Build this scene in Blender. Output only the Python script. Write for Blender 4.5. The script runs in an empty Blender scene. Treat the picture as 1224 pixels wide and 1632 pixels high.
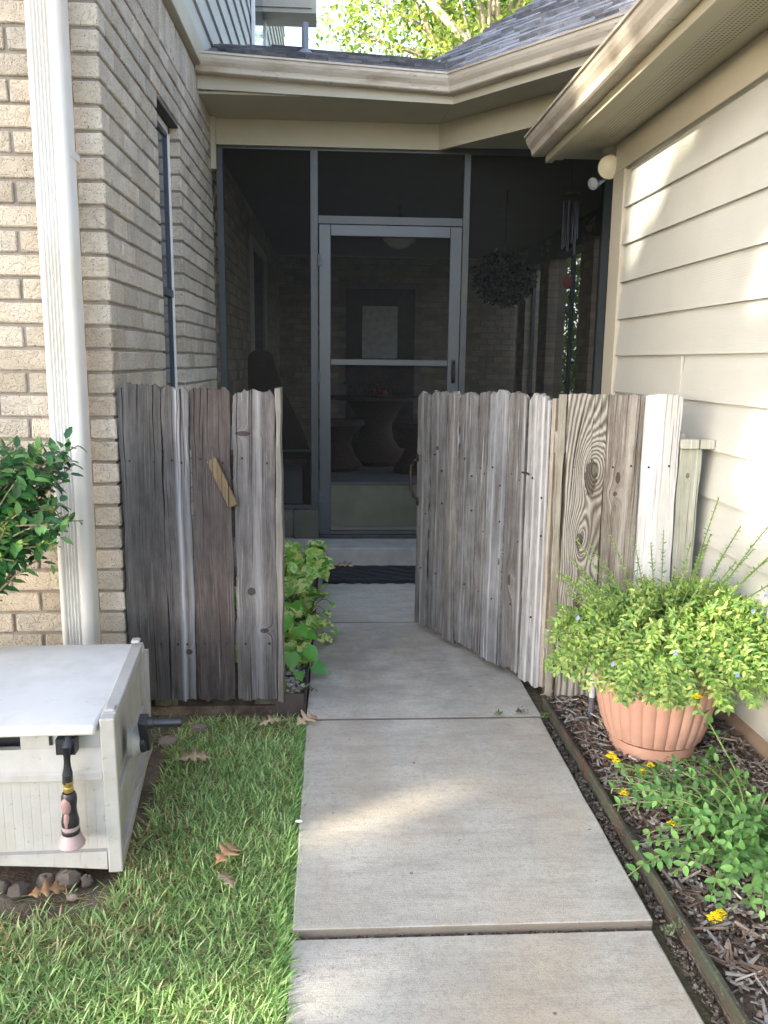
import bpy, math, random
import numpy as np
from mathutils import Vector, Matrix
PI = math.pi
S = bpy.context.scene
COL = S.collection

# ------------------------------------------------------------------ camera, sky, sun, exposure
YAW, PIT, ROLL, CAMH = math.radians(3.3), math.radians(10.35), 0.012, 1.30
cam = bpy.data.cameras.new('camera'); camo = bpy.data.objects.new('camera', cam); COL.objects.link(camo)
cam.sensor_fit = 'VERTICAL'; cam.sensor_height = 36.0; cam.lens = 1315 / 1632 * 36.0
cam.clip_start = 0.05; cam.clip_end = 2000
f = Vector((math.sin(YAW) * math.cos(PIT), math.cos(YAW) * math.cos(PIT), -math.sin(PIT)))
r = Vector((math.cos(YAW), -math.sin(YAW), 0)); u = r.cross(f)
r2 = r * math.cos(ROLL) + u * math.sin(ROLL); u2 = u * math.cos(ROLL) - r * math.sin(ROLL)
mw = Matrix((r2, u2, -f)).transposed().to_4x4(); mw.translation = (0, 0, CAMH)
camo.matrix_world = mw
S.camera = camo
S.render.resolution_x = 768; S.render.resolution_y = 1024

SUN_DIR = Vector((-1.0, -0.66, 0.50)).normalized()        # towards the sun
SUN_EL = math.asin(SUN_DIR.z); SUN_ROT = math.atan2(SUN_DIR.x, SUN_DIR.y)
W = bpy.data.worlds.new('World'); S.world = W; W.use_nodes = True
wn = W.node_tree.nodes; wl = W.node_tree.links
sky = wn.new('ShaderNodeTexSky'); sky.sky_type = 'NISHITA'; sky.sun_disc = False
sky.sun_elevation = SUN_EL; sky.sun_rotation = SUN_ROT % (2 * PI); sky.dust_density = 2.0; sky.air_density = 0.8
hs = wn.new('ShaderNodeHueSaturation'); hs.inputs['Saturation'].default_value = 0.74
wl.new(sky.outputs[0], hs.inputs['Color']); wl.new(hs.outputs[0], wn['Background'].inputs[0])
wn['Background'].inputs[1].default_value = 0.15
sun = bpy.data.lights.new('sun', 'SUN'); suno = bpy.data.objects.new('sun', sun); COL.objects.link(suno)
sun.energy = 2.6; sun.angle = math.radians(0.6); sun.color = (1.0, 0.90, 0.72)
suno.rotation_euler = SUN_DIR.to_track_quat('Z', 'Y').to_euler()
S.view_settings.view_transform = 'Standard'; S.view_settings.look = 'None'
S.view_settings.gamma = 1.0; S.view_settings.exposure = 2.55
S.cycles.use_denoising = True; S.cycles.max_bounces = 8; S.cycles.transparent_max_bounces = 24
S.cycles.diffuse_bounces = 5; S.cycles.sample_clamp_indirect = 6.0
S.cycles.caustics_reflective = False; S.cycles.caustics_refractive = False

rnd = random.Random(7)
rng = np.random.default_rng(11)

# ------------------------------------------------------------------ helpers: objects
def tag(o, label=None, cat=None, group=None, kind=None):
    if label: o['label'] = label
    if cat: o['category'] = cat
    if group: o['group'] = group
    if kind: o['kind'] = kind
    return o

def thing(name, label, cat, loc=(0, 0, 0), rotz=0.0, group=None):
    o = bpy.data.objects.new(name, None); COL.objects.link(o)
    o.location = loc; o.rotation_euler = (0, 0, rotz); o.empty_display_size = 0.1
    o.matrix_world = Matrix.Translation(loc) @ Matrix.Rotation(rotz, 4, 'Z')
    return tag(o, label, cat, group)

def rootmat(o):
    m = Matrix.Identity(4)
    while o is not None:
        m = (Matrix.Translation(o.location) @ o.rotation_euler.to_matrix().to_4x4()) @ m
        o = o.parent
    return m

def lin(c):
    c = [x / 255.0 for x in c]
    return tuple(x / 12.92 if x <= 0.04045 else ((x + 0.055) / 1.055) ** 2.4 for x in c)

class MB:
    """collects shapes; becomes ONE mesh object"""
    def __init__(s): s.v = []; s.f = []; s.c = []; s.m = []; s.col = (1, 1, 1); s.mi = 0; s.smooth = False; s.sm = []
    def add(s, vs, fs):
        k = len(s.v); s.v += [tuple(p) for p in vs]; s.c += [s.col] * len(vs)
        s.f += [tuple(k + i for i in q) for q in fs]; s.m += [s.mi] * len(fs); s.sm += [s.smooth] * len(fs)
        return s
    def box(s, x0, x1, y0, y1, z0, z1, M=None):
        vs = [Vector((x, y, z)) for z in (z0, z1) for y in (y0, y1) for x in (x0, x1)]
        if M is not None: vs = [M @ p for p in vs]
        return s.add(vs, [(0, 2, 3, 1), (4, 5, 7, 6), (0, 1, 5, 4), (2, 6, 7, 3), (0, 4, 6, 2), (1, 3, 7, 5)])
    def prism(s, poly, a, b, axis='z', M=None):
        """poly of 2D points extruded along an axis from a to b"""
        n = len(poly)
        def P(p, t):
            return {'z': (p[0], p[1], t), 'y': (p[0], t, p[1]), 'x': (t, p[0], p[1])}[axis]
        vs = [Vector(P(p, a)) for p in poly] + [Vector(P(p, b)) for p in poly]
        if M is not None: vs = [M @ p for p in vs]
        return s.add(vs, [tuple(range(n))[::-1], tuple(range(n, 2 * n))] + [(i, (i + 1) % n, n + (i + 1) % n, n + i) for i in range(n)])
    def tube(s, pts, rad, seg=8, cap=True):
        pts = [Vector(p) for p in pts]; n = len(pts)
        if not hasattr(rad, '__len__'): rad = [rad] * n
        vs = []; ref = Vector((0.13, 0.21, 1)).normalized()
        for i, p in enumerate(pts):
            d = (pts[min(i + 1, n - 1)] - pts[max(i - 1, 0)])
            d = d.normalized() if d.length > 1e-9 else Vector((0, 0, 1))
            a = d.cross(ref)
            if a.length < 0.1: a = d.cross(Vector((1, 0, 0)))
            a.normalize(); b = d.cross(a)
            for k in range(seg):
                t = 2 * PI * k / seg; vs.append(p + (a * math.cos(t) + b * math.sin(t)) * rad[i])
        fs = [(i * seg + k, i * seg + (k + 1) % seg, (i + 1) * seg + (k + 1) % seg, (i + 1) * seg + k) for i in range(n - 1) for k in range(seg)]
        if cap: fs += [tuple(range(seg)), tuple(range((n - 1) * seg, n * seg))[::-1]]
        return s.add(vs, fs)
    def lathe(s, prof, cx=0, cy=0, seg=32, M=None, fn=None):
        vs = []; n = len(prof)
        for i, (R, z) in enumerate(prof):
            for k in range(seg):
                t = 2 * PI * k / seg; q = R * (fn(i, t) if fn else 1.0)
                p = Vector((cx + q * math.cos(t), cy + q * math.sin(t), z)); vs.append(M @ p if M is not None else p)
        fs = [(i * seg + k, i * seg + (k + 1) % seg, (i + 1) * seg + (k + 1) % seg, (i + 1) * seg + k) for i in range(n - 1) for k in range(seg)]
        if prof[0][0] > 1e-6: fs.append(tuple(range(seg))[::-1])
        if prof[-1][0] > 1e-6: fs.append(tuple(range((n - 1) * seg, n * seg)))
        return s.add(vs, fs)
    def blob(s, c, rx, ry, rz, n=2, jit=0.0, seed=0):
        rr = random.Random(seed); seg = 10; rows = 6; vs = []
        for i in range(rows + 1):
            t = PI * i / rows
            for k in range(seg):
                a = 2 * PI * k / seg; j = 1 + rr.uniform(-jit, jit)
                vs.append((c[0] + rx * math.sin(t) * math.cos(a) * j, c[1] + ry * math.sin(t) * math.sin(a) * j, c[2] + rz * math.cos(t) * j))
        fs = [(i * seg + k, (i + 1) * seg + k, (i + 1) * seg + (k + 1) % seg, i * seg + (k + 1) % seg) for i in range(rows) for k in range(seg)]
        return s.add(vs, fs)
    def sweep(s, path, prof):
        """horizontal path of 3D points, profile (outward, up); outward is to the right of travel; mitred"""
        pts = [Vector(p) for p in path]; n = len(pts); m = len(prof); vs = []
        for i, p in enumerate(pts):
            def nrm(a, b):
                d = (b - a); d.z = 0; d.normalize(); return Vector((d.y, -d.x, 0))
            if i == 0: o = nrm(pts[0], pts[1])
            elif i == n - 1: o = nrm(pts[-2], pts[-1])
            else:
                a = nrm(pts[i - 1], p); b = nrm(p, pts[i + 1]); o = (a + b) / (1 + a.dot(b))
            vs += [p + o * q[0] + Vector((0, 0, q[1])) for q in prof]
        fs = [(i * m + k, i * m + (k + 1) % m, (i + 1) * m + (k + 1) % m, (i + 1) * m + k) for i in range(n - 1) for k in range(m)]
        fs += [tuple(range(m))[::-1], tuple(range((n - 1) * m, n * m))]
        return s.add(vs, fs)
    def build(s, name, mats, parent=None, world=True, bevel=0, loc=None, seg=1):
        me = bpy.data.meshes.new(name)
        vs = [Vector(p) for p in s.v]
        if world and parent is not None:
            inv = rootmat(parent).inverted(); vs = [inv @ p for p in vs]
        if loc is not None: vs = [p - Vector(loc) for p in vs]
        me.from_pydata([tuple(p) for p in vs], [], s.f)
        a = me.color_attributes.new('Col', 'FLOAT_COLOR', 'POINT')
        a.data.foreach_set('color', np.array([(c[0], c[1], c[2], 1) for c in s.c], np.float32).ravel())
        me.polygons.foreach_set('material_index', s.m); me.polygons.foreach_set('use_smooth', s.sm)
        for m in (mats if isinstance(mats, (list, tuple)) else [mats]): me.materials.append(m)
        me.validate(); me.update()
        import bmesh
        bm = bmesh.new(); bm.from_mesh(me); bmesh.ops.recalc_face_normals(bm, faces=bm.faces); bm.to_mesh(me); bm.free()
        if any(s.sm): me.set_sharp_from_angle(angle=math.radians(42))
        o = bpy.data.objects.new(name, me); COL.objects.link(o)
        if parent is not None: o.parent = parent
        if loc is not None: o.location = loc
        if bevel:
            b = o.modifiers.new('bevel', 'BEVEL'); b.width = bevel; b.segments = seg; b.limit_method = 'ANGLE'; b.angle_limit = math.radians(35)
            b.harden_normals = False
        return o

# ------------------------------------------------------------------ helpers: materials
def newmat(name):
    m = bpy.data.materials.new(name); m.use_nodes = True
    nt = m.node_tree; return m, nt, nt.nodes['Principled BSDF']
def N(nt, t, **kw):
    n = nt.nodes.new(t)
    for k, v in kw.items():
        if k in n.inputs: n.inputs[k].default_value = v
        else: setattr(n, k, v)
    return n
def L(nt, a, b): nt.links.new(a, b)
def C4(c): return (c[0], c[1], c[2], 1.0)
def noise(nt, vec, scale, detail=4, rough=0.55, out='Fac'):
    n = N(nt, 'ShaderNodeTexNoise'); n.inputs['Scale'].default_value = scale; n.inputs['Detail'].default_value = detail
    n.inputs['Roughness'].default_value = rough
    if vec is not None: L(nt, vec, n.inputs['Vector'])
    return n.outputs[out]
def ramp(nt, fac, stops):
    n = N(nt, 'ShaderNodeValToRGB'); e = n.color_ramp.elements
    while len(e) < len(stops): e.new(0.5)
    for q, (p, c) in zip(e, stops):
        q.position = p; q.color = C4(c) if hasattr(c, '__len__') else (c, c, c, 1)
    L(nt, fac, n.inputs['Fac']); return n.outputs['Color']
def mix(nt, fac, a, b, mode='MIX'):
    n = N(nt, 'ShaderNodeMix', data_type='RGBA', blend_type=mode)
    for sock, v in ((0, fac), (6, a), (7, b)):
        if hasattr(v, 'is_linked') or hasattr(v, 'links'): L(nt, v, n.inputs[sock])
        else: n.inputs[sock].default_value = C4(v) if hasattr(v, '__len__') else v
    return n.outputs[2]
def math_(nt, op, a, b=None, c=None):
    n = N(nt, 'ShaderNodeMath', operation=op)
    for i, v in enumerate((a, b, c)):
        if v is None: continue
        if hasattr(v, 'links'): L(nt, v, n.inputs[i])
        else: n.inputs[i].default_value = v
    return n.outputs[0]
def mapping(nt, sc=(1, 1, 1), loc=(0, 0, 0), src='Object', rot=(0, 0, 0)):
    tc = N(nt, 'ShaderNodeTexCoord'); mp = N(nt, 'ShaderNodeMapping')
    mp.inputs['Scale'].default_value = sc; mp.inputs['Location'].default_value = loc; mp.inputs['Rotation'].default_value = rot
    L(nt, tc.outputs[src], mp.inputs['Vector']); return mp.outputs[0]
def bump(nt, p, height, strength, dist):
    b = N(nt, 'ShaderNodeBump'); b.inputs['Strength'].default_value = strength; b.inputs['Distance'].default_value = dist
    L(nt, height, b.inputs['Height']); L(nt, b.outputs[0], p.inputs['Normal']); return b

def surf(name, c1, c2, scale=6, rough=0.6, bs=0.4, bd=0.002, bscale=60, spec=0.35, metal=0.0, stretch=(1, 1, 1), speck=None, col=False, c3=None, s3=1.2):
    """two-tone noisy surface with fine bump, optional specks and stain, optional per-piece colour"""
    m, nt, p = newmat(name)
    v = mapping(nt, stretch)
    c = ramp(nt, noise(nt, v, scale, 6, 0.6), [(0.32, c1), (0.68, c2)])
    if c3: c = mix(nt, ramp(nt, noise(nt, v, s3, 5, 0.6), [(0.48, 0.0), (0.66, 0.8)]), c, c3)
    if speck:
        c = mix(nt, ramp(nt, noise(nt, v, speck[1], 3, 0.5), [(speck[2], 0.0), (speck[2] + 0.05, speck[3])]), c, speck[0])
    if col:
        a = N(nt, 'ShaderNodeAttribute', attribute_name='Col'); c = mix(nt, 1.0, c, a.outputs['Color'], 'MULTIPLY')
    L(nt, c, p.inputs['Base Color'])
    p.inputs['Roughness'].default_value = rough; p.inputs['Specular IOR Level'].default_value = spec; p.inputs['Metallic'].default_value = metal
    if bs: bump(nt, p, noise(nt, v, bscale, 6, 0.65), bs, bd)
    return m

def leafmat(name, trans=0.35, rough=0.45, vein=0.0, vary=None, spec=0.4):
    m, nt, p = newmat(name)
    a = N(nt, 'ShaderNodeAttribute', attribute_name='Col'); c = a.outputs['Color']
    if vary:   # marbled leaf: second colour in streaks
        c = mix(nt, ramp(nt, noise(nt, mapping(nt, (1, 1, 1)), vary[1], 3, 0.7), [(vary[2], 0.0), (vary[2] + 0.07, 0.9)]), c, vary[0])
    else:
        c = mix(nt, 0.35, c, ramp(nt, noise(nt, mapping(nt), 30, 3), [(0.3, (0.35, 0.35, 0.35)), (0.7, (1, 1, 1))]), 'MULTIPLY')
    L(nt, c, p.inputs['Base Color']); p.inputs['Roughness'].default_value = rough; p.inputs['Specular IOR Level'].default_value = spec
    t = N(nt, 'ShaderNodeBsdfTranslucent'); L(nt, mix(nt, 1.0, c, (1.08, 1.15, 0.65), 'MULTIPLY'), t.inputs['Color'])
    ms = N(nt, 'ShaderNodeMixShader'); ms.inputs[0].default_value = trans
    L(nt, p.outputs[0], ms.inputs[1]); L(nt, t.outputs[0], ms.inputs[2]); L(nt, ms.outputs[0], nt.nodes['Material Output'].inputs[0])
    return m

# ------------------------------------------------------------------ helpers: leaves
T_OVATE = (np.array([(0, 0, 0), (0.25, -0.40, .05), (0.25, 0.0, -.02), (0.25, 0.40, .05), (0.6, -0.42, .03), (0.6, 0, -.03), (0.6, 0.42, .03), (0.86, -.18, -.03), (0.86, .18, -.03), (1, 0, -0.12)], float),
           [(0, 1, 2), (0, 2, 3), (1, 4, 5, 2), (2, 5, 6, 3), (4, 7, 5), (5, 7, 9), (5, 9, 8), (5, 8, 6)])
T_HEART = (np.array([(0.06, 0, 0), (-0.06, -0.26, .05), (-.06, 0.26, .05), (0.25, -0.5, .05), (0.25, 0, -.03), (0.25, 0.5, .05), (0.6, -0.38, .0), (0.6, 0, -.06), (0.6, 0.38, .0), (0.85, -.15, -.1), (0.85, .15, -.1), (1.05, 0, -0.2)], float),
           [(0, 1, 3, 4), (0, 4, 5, 2), (3, 6, 7, 4), (4, 7, 8, 5), (6, 9, 7), (7, 9, 11), (7, 11, 10), (7, 10, 8)])
T_CARD = (np.array([(0, 0, 0), (0.35, -0.45, .06), (0.35, 0.45, .06), (0.8, -0.28, -.05), (.8, .28, -.05), (1.05, 0, -.12)], float), [(0, 1, 2), (1, 3, 4, 2), (3, 5, 4)])
def blade_template(curl, n=4):
    v = []
    for i in range(n):
        t = i / n; w = 0.5 * (1 - 0.35 * t) if i else 0.42
        v += [(t, -w, -curl * t * t), (t, w, -curl * t * t)]
    v.append((1, 0, -curl))
    return np.array(v, float), [(2 * i, 2 * i + 2, 2 * i + 3, 2 * i + 1) for i in range(n - 1)] + [(2 * n - 2, 2 * n, 2 * n - 1)]

def unit(a): return a / np.maximum(np.linalg.norm(a, axis=1, keepdims=True), 1e-9)
def leaves(name, sets, mat, parent=None, loc=(0, 0, 0)):
    """sets: list of (template, P, D, Nrm, length, width ratio, colours) in world coordinates"""
    V = []; F = []; Cc = []; k = 0; loops = []; starts = []; tot = 0
    for (tv, tf), P, D, Nn, Ln, Wr, Co in sets:
        P = np.asarray(P, float); n = len(P)
        if n == 0: continue
        D = unit(np.asarray(D, float)); Nn = np.asarray(Nn, float); Nn = unit(Nn - D * (D * Nn).sum(1, keepdims=True)); B = np.cross(Nn, D)
        Ln = np.broadcast_to(Ln, (n,))[:, None, None]; Wr = np.broadcast_to(Wr, (n,))[:, None, None]
        v = P[:, None, :] + Ln * (tv[None, :, 0:1] * D[:, None, :] + Wr * tv[None, :, 1:2] * B[:, None, :] + tv[None, :, 2:3] * Nn[:, None, :])
        V.append(v.reshape(-1, 3)); Cc.append(np.repeat(np.asarray(Co, float), len(tv), axis=0))
        base = k + np.arange(n)[:, None] * len(tv)
        for q in tf:
            idx = base + np.array(q)[None, :]
            loops.append(idx); starts.append(len(q))
        k += n * len(tv)
    V = np.concatenate(V) - np.array(loc); Cc = np.concatenate(Cc)
    if parent is not None: V = V - np.array(rootmat(parent).translation)
    li = np.concatenate([l.ravel() for l in loops]); ls = np.concatenate([np.full(len(l), s) for l, s in zip(loops, starts)])
    me = bpy.data.meshes.new(name); me.vertices.add(len(V)); me.vertices.foreach_set('co', V.astype(np.float32).ravel())
    me.loops.add(len(li)); me.loops.foreach_set('vertex_index', li.astype(np.int32))
    me.polygons.add(len(ls)); me.polygons.foreach_set('loop_start', np.concatenate([[0], np.cumsum(ls)[:-1]]).astype(np.int32))
    me.update(calc_edges=True)
    a = me.color_attributes.new('Col', 'FLOAT_COLOR', 'POINT')
    a.data.foreach_set('color', np.concatenate([Cc, np.ones((len(Cc), 1))], 1).astype(np.float32).ravel())
    me.polygons.foreach_set('use_smooth', np.ones(len(ls), bool))
    me.materials.append(mat); me.validate()
    o = bpy.data.objects.new(name, me); COL.objects.link(o); o.location = loc
    if parent is not None: o.parent = parent
    return o
def cols(n, palette, var=0.15, weights=None):
    pal = np.array([lin(c) for c in palette]); i = rng.choice(len(pal), n, p=weights)
    return pal[i] * (1 + rng.uniform(-var, var, (n, 1)))

# ------------------------------------------------------------------ materials
M_BRICK = None
def brick_material():
    m, nt, p = newmat('brick')
    v = mapping(nt)
    a = N(nt, 'ShaderNodeAttribute', attribute_name='Col').outputs['Color']
    c = ramp(nt, noise(nt, v, 9, 6, 0.65), [(0.3, (0.47, 0.42, 0.34)), (0.7, (0.60, 0.555, 0.475))])
    c = mix(nt, ramp(nt, noise(nt, v, 170, 2, 0.5), [(0.62, 0.0), (0.68, 0.8)]), c, (0.10, 0.08, 0.07))
    c = mix(nt, ramp(nt, noise(nt, mapping(nt, (1, 1, 1.6), (3, 1, 2)), 21, 4, 0.6), [(0.56, 0.0), (0.66, 0.45)]), c, (0.36, 0.31, 0.25))
    c = mix(nt, ramp(nt, noise(nt, v, 38, 4, 0.6), [(0.58, 0.0), (0.72, 0.5)]), c, (0.66, 0.62, 0.55))
    c = mix(nt, 1.0, c, a, 'MULTIPLY'); L(nt, c, p.inputs['Base Color'])
    p.inputs['Roughness'].default_value = 0.85; p.inputs['Specular IOR Level'].default_value = 0.25
    vo = N(nt, 'ShaderNodeTexVoronoi', feature='DISTANCE_TO_EDGE'); vo.inputs['Scale'].default_value = 26; L(nt, mix(nt, 0.15, v, noise(nt, v, 14, 3, out='Color')), vo.inputs['Vector'])
    h = math_(nt, 'ADD', math_(nt, 'MULTIPLY', ramp(nt, vo.outputs['Distance'], [(0.0, 0.0), (0.10, 1.0)]), 0.35), math_(nt, 'MULTIPLY', noise(nt, v, 30, 8, 0.72), 1.6))
    bump(nt, p, h, 0.95, 0.008)
    return m
M_BRICK = brick_material()
M_MORTAR = surf('mortar', (0.22, 0.20, 0.175), (0.32, 0.29, 0.26), 20, 0.95, 0.6, 0.003, 120)
M_CONC = None
def concrete():
    m, nt, p = newmat('walkway_concrete')
    v = mapping(nt)
    c = ramp(nt, noise(nt, v, 2.4, 7, 0.62), [(0.3, (0.365, 0.355, 0.315)), (0.72, (0.49, 0.485, 0.455))])
    c = mix(nt, ramp(nt, noise(nt, mapping(nt, (1.3, 0.8, 1), (4, 3, 0)), 1.6, 5, 0.6), [(0.45, 0.0), (0.66, 0.75)]), c, (0.40, 0.335, 0.25))
    c = mix(nt, ramp(nt, noise(nt, mapping(nt, (1.5, 4.5, 1), (1, 7, 0)), 3.2, 8, 0.72), [(0.46, 0.0), (0.62, 0.45)]), c, (0.27, 0.25, 0.225))
    c = mix(nt, ramp(nt, noise(nt, mapping(nt, (1, 1, 1), (8, 2, 0)), 55, 5, 0.7), [(0.40, 0.30), (0.5, 0.0)]), c, (0.24, 0.22, 0.20))
    c = mix(nt, ramp(nt, noise(nt, v, 210, 3, 0.6), [(0.3, 0.55), (0.48, 0.0)]), c, (0.22, 0.20, 0.18))
    c = mix(nt, ramp(nt, noise(nt, v, 330, 2, 0.5), [(0.62, 0.0), (0.70, 0.7)]), c, (0.56, 0.54, 0.50))
    c = mix(nt, ramp(nt, noise(nt, v, 34, 2, 0.4), [(0.75, 0.0), (0.78, 0.8)]), c, (0.12, 0.10, 0.09))
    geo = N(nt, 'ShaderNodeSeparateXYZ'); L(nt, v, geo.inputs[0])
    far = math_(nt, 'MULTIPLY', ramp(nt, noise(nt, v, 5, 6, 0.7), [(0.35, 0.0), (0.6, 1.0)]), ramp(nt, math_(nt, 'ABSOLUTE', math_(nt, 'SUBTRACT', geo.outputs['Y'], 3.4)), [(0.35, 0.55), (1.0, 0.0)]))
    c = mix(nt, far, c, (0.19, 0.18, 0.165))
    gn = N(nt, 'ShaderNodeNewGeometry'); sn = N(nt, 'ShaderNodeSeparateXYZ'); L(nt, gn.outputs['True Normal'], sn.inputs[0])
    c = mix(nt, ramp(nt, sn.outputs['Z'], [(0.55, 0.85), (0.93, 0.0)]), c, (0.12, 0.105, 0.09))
    L(nt, c, p.inputs['Base Color']); p.inputs['Roughness'].default_value = 0.88; p.inputs['Specular IOR Level'].default_value = 0.25
    bump(nt, p, math_(nt, 'ADD', math_(nt, 'ADD', noise(nt, v, 260, 5, 0.7), math_(nt, 'MULTIPLY', noise(nt, mapping(nt, (6, 160, 1)), 1, 3), 0.5)), math_(nt, 'MULTIPLY', noise(nt, v, 12, 4), 1.5)), 0.5, 0.003)
    return m
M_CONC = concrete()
M_STEP = surf('step_concrete', (0.30, 0.30, 0.285), (0.40, 0.40, 0.38), 5, 0.85, 0.3, 0.002, 180, c3=(0.22, 0.23, 0.22), s3=3)
M_PORCHFLOOR = surf('porch_floor_paint', (0.34, 0.345, 0.33), (0.42, 0.425, 0.41), 4, 0.45, 0.1, 0.001, 80)
M_SOIL = surf('soil', (0.075, 0.055, 0.04), (0.16, 0.125, 0.095), 18, 0.95, 1.0, 0.02, 45, c3=(0.24, 0.20, 0.15), s3=6)
M_THATCH = surf('lawn_soil', (0.09, 0.085, 0.04), (0.20, 0.17, 0.10), 30, 0.95, 1.0, 0.015, 90, c3=(0.10, 0.085, 0.065), s3=2.5)
def siding_mat(name, a, b, aged=0.0):
    m, nt, p = newmat(name)
    v = mapping(nt, (3, 3, 30))
    nz = noise(nt, mapping(nt, (1.1, 1.1, 1.1)), 2.0, 5, 0.6)
    c = ramp(nt, nz, [(0.3, a), (0.7, b)])
    if aged: c = mix(nt, ramp(nt, noise(nt, mapping(nt, (1, 1, 3)), 1.4, 6, 0.65), [(0.5, 0), (0.8, aged)]), c, (0.42, 0.38, 0.30))
    L(nt, c, p.inputs['Base Color']); p.inputs['Roughness'].default_value = 0.5; p.inputs['Specular IOR Level'].default_value = 0.35
    w = N(nt, 'ShaderNodeTexWave', wave_type='BANDS', bands_direction='Z'); w.inputs['Scale'].default_value = 4.5; w.inputs['Distortion'].default_value = 7; w.inputs['Detail'].default_value = 3; w.inputs['Detail Scale'].default_value = 0.6
    L(nt, mapping(nt, (0.6, 0.6, 8)), w.inputs['Vector'])
    bump(nt, p, math_(nt, 'ADD', w.outputs['Fac'], noise(nt, v, 12, 5, 0.6)), 0.22, 0.0016)
    return m
M_SIDING = siding_mat('cream_siding', (0.435, 0.435, 0.40), (0.485, 0.485, 0.45), 0.0)
M_TRIM = surf('cream_trim', (0.45, 0.425, 0.345), (0.51, 0.48, 0.395), 2, 0.5, 0.15, 0.001, 40, c3=(0.42, 0.38, 0.29), s3=2)
M_BEAM = surf('tan_trim', (0.42, 0.39, 0.29), (0.48, 0.45, 0.345), 2, 0.55, 0.15, 0.001, 40)
M_GUTTER = surf('gutter_enamel', (0.50, 0.45, 0.375), (0.57, 0.52, 0.44), 2.5, 0.35, 0.06, 0.001, 20, stretch=(1, 1, 4), c3=(0.33, 0.26, 0.19), s3=3.5, spec=0.5, speck=((0.22, 0.18, 0.14), 26, 0.64, 0.5))
M_DOWN = surf('downspout_enamel', (0.62, 0.615, 0.585), (0.68, 0.675, 0.645), 2.0, 0.4, 0.05, 0.001, 20, c3=(0.60, 0.54, 0.45), s3=1.5, spec=0.5)
M_SHINGLE = surf('asphalt_shingle', (0.10, 0.10, 0.105), (0.21, 0.21, 0.22), 14, 0.9, 0.9, 0.003, 300, col=True, speck=((0.30, 0.30, 0.32), 240, 0.6, 0.6))
M_GREY = surf('grey_painted_frame', (0.042, 0.050, 0.056), (0.056, 0.066, 0.074), 3, 0.4, 0.08, 0.001, 30, c3=(0.075, 0.073, 0.068), s3=5, spec=0.45)
M_DOORPAINT = surf('screen_door_enamel', (0.048, 0.058, 0.068), (0.062, 0.075, 0.087), 3, 0.35, 0.06, 0.001, 30, spec=0.5)
M_KICK = surf('green_grey_panel', (0.075, 0.08, 0.06), (0.10, 0.105, 0.08), 5, 0.4, 0.08, 0.001, 30, c3=(0.06, 0.062, 0.05), s3=4, spec=0.5)
M_WHITEFRAME = surf('white_vinyl', (0.74, 0.74, 0.74), (0.80, 0.80, 0.80), 3, 0.35, 0.03, 0.001, 30)
M_BLACK = surf('black_iron', (0.015, 0.014, 0.013), (0.035, 0.03, 0.026), 30, 0.5, 0.4, 0.001, 200, metal=0.3, c3=(0.06, 0.035, 0.02), s3=20)
M_RUBBER = surf('black_rubber', (0.010, 0.011, 0.014), (0.022, 0.023, 0.027), 40, 0.55, 0.8, 0.003, 120)
M_BLKPLASTIC = surf('black_plastic', (0.012, 0.013, 0.018), (0.025, 0.027, 0.034), 12, 0.35, 0.1, 0.001, 60, spec=0.5)
M_EDGE = surf('rusty_edging_steel', (0.04, 0.032, 0.026), (0.06, 0.075, 0.05), 9, 0.8, 0.9, 0.003, 160, c3=(0.09, 0.045, 0.035), s3=6, speck=((0.2, 0.18, 0.14), 120, 0.62, 0.5))
M_TERRA = surf('terracotta_plastic', (0.44, 0.25, 0.19), (0.50, 0.29, 0.225), 5, 0.55, 0.15, 0.001, 160, c3=(0.56, 0.36, 0.28), s3=4, speck=((0.40, 0.27, 0.20), 28, 0.6, 0.5))
M_RESIN = surf('pale_grey_resin', (0.34, 0.34, 0.335), (0.44, 0.44, 0.435), 5, 0.5, 0.35, 0.001, 240, c3=(0.34, 0.335, 0.31), s3=9, speck=((0.2, 0.195, 0.16), 60, 0.66, 0.4))
M_LID = surf('white_resin_lid', (0.58, 0.58, 0.575), (0.66, 0.66, 0.655), 4, 0.5, 0.3, 0.0008, 300, c3=(0.53, 0.53, 0.51), s3=6, speck=((0.35, 0.34, 0.30), 70, 0.68, 0.35))
M_PINK = surf('faded_pink_plastic', (0.28, 0.165, 0.165), (0.34, 0.21, 0.20), 8, 0.45, 0.05, 0.001, 60)
M_PALEPINK = surf('pale_pink_plastic', (0.33, 0.245, 0.25), (0.41, 0.315, 0.32), 8, 0.4, 0.05, 0.001, 60)
M_BRASS = surf('brass', (0.48, 0.33, 0.10), (0.60, 0.44, 0.16), 20, 0.35, 0.1, 0.001, 90, metal=0.8)
M_BARK = surf('bark', (0.20, 0.16, 0.12), (0.36, 0.31, 0.25), 8, 0.9, 1.0, 0.02, 14, stretch=(1, 1, 0.3))
M_STEM = surf('green_stem', (0.10, 0.16, 0.05), (0.20, 0.24, 0.09), 20, 0.6, 0.2, 0.001, 60)
M_WSTEM = surf('woody_stem', (0.20, 0.16, 0.10), (0.32, 0.27, 0.19), 30, 0.8, 0.4, 0.001, 90)
M_STONE = surf('river_stone', (0.15, 0.13, 0.12), (0.27, 0.235, 0.21), 9, 0.85, 0.6, 0.004, 50, col=True)
M_GRAVEL = surf('gravel_stone', (0.6, 0.6, 0.6), (0.85, 0.85, 0.85), 20, 0.85, 0.4, 0.003, 90, col=True)
M_CHIP = surf('wood_chip', (0.55, 0.55, 0.55), (1.0, 1.0, 1.0), 24, 0.85, 0.7, 0.002, 150, col=True, stretch=(1, 1, 1))
M_PIPE = surf('grey_pvc_pipe', (0.20, 0.22, 0.26), (0.27, 0.29, 0.33), 9, 0.5, 0.1, 0.001, 60)
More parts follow.
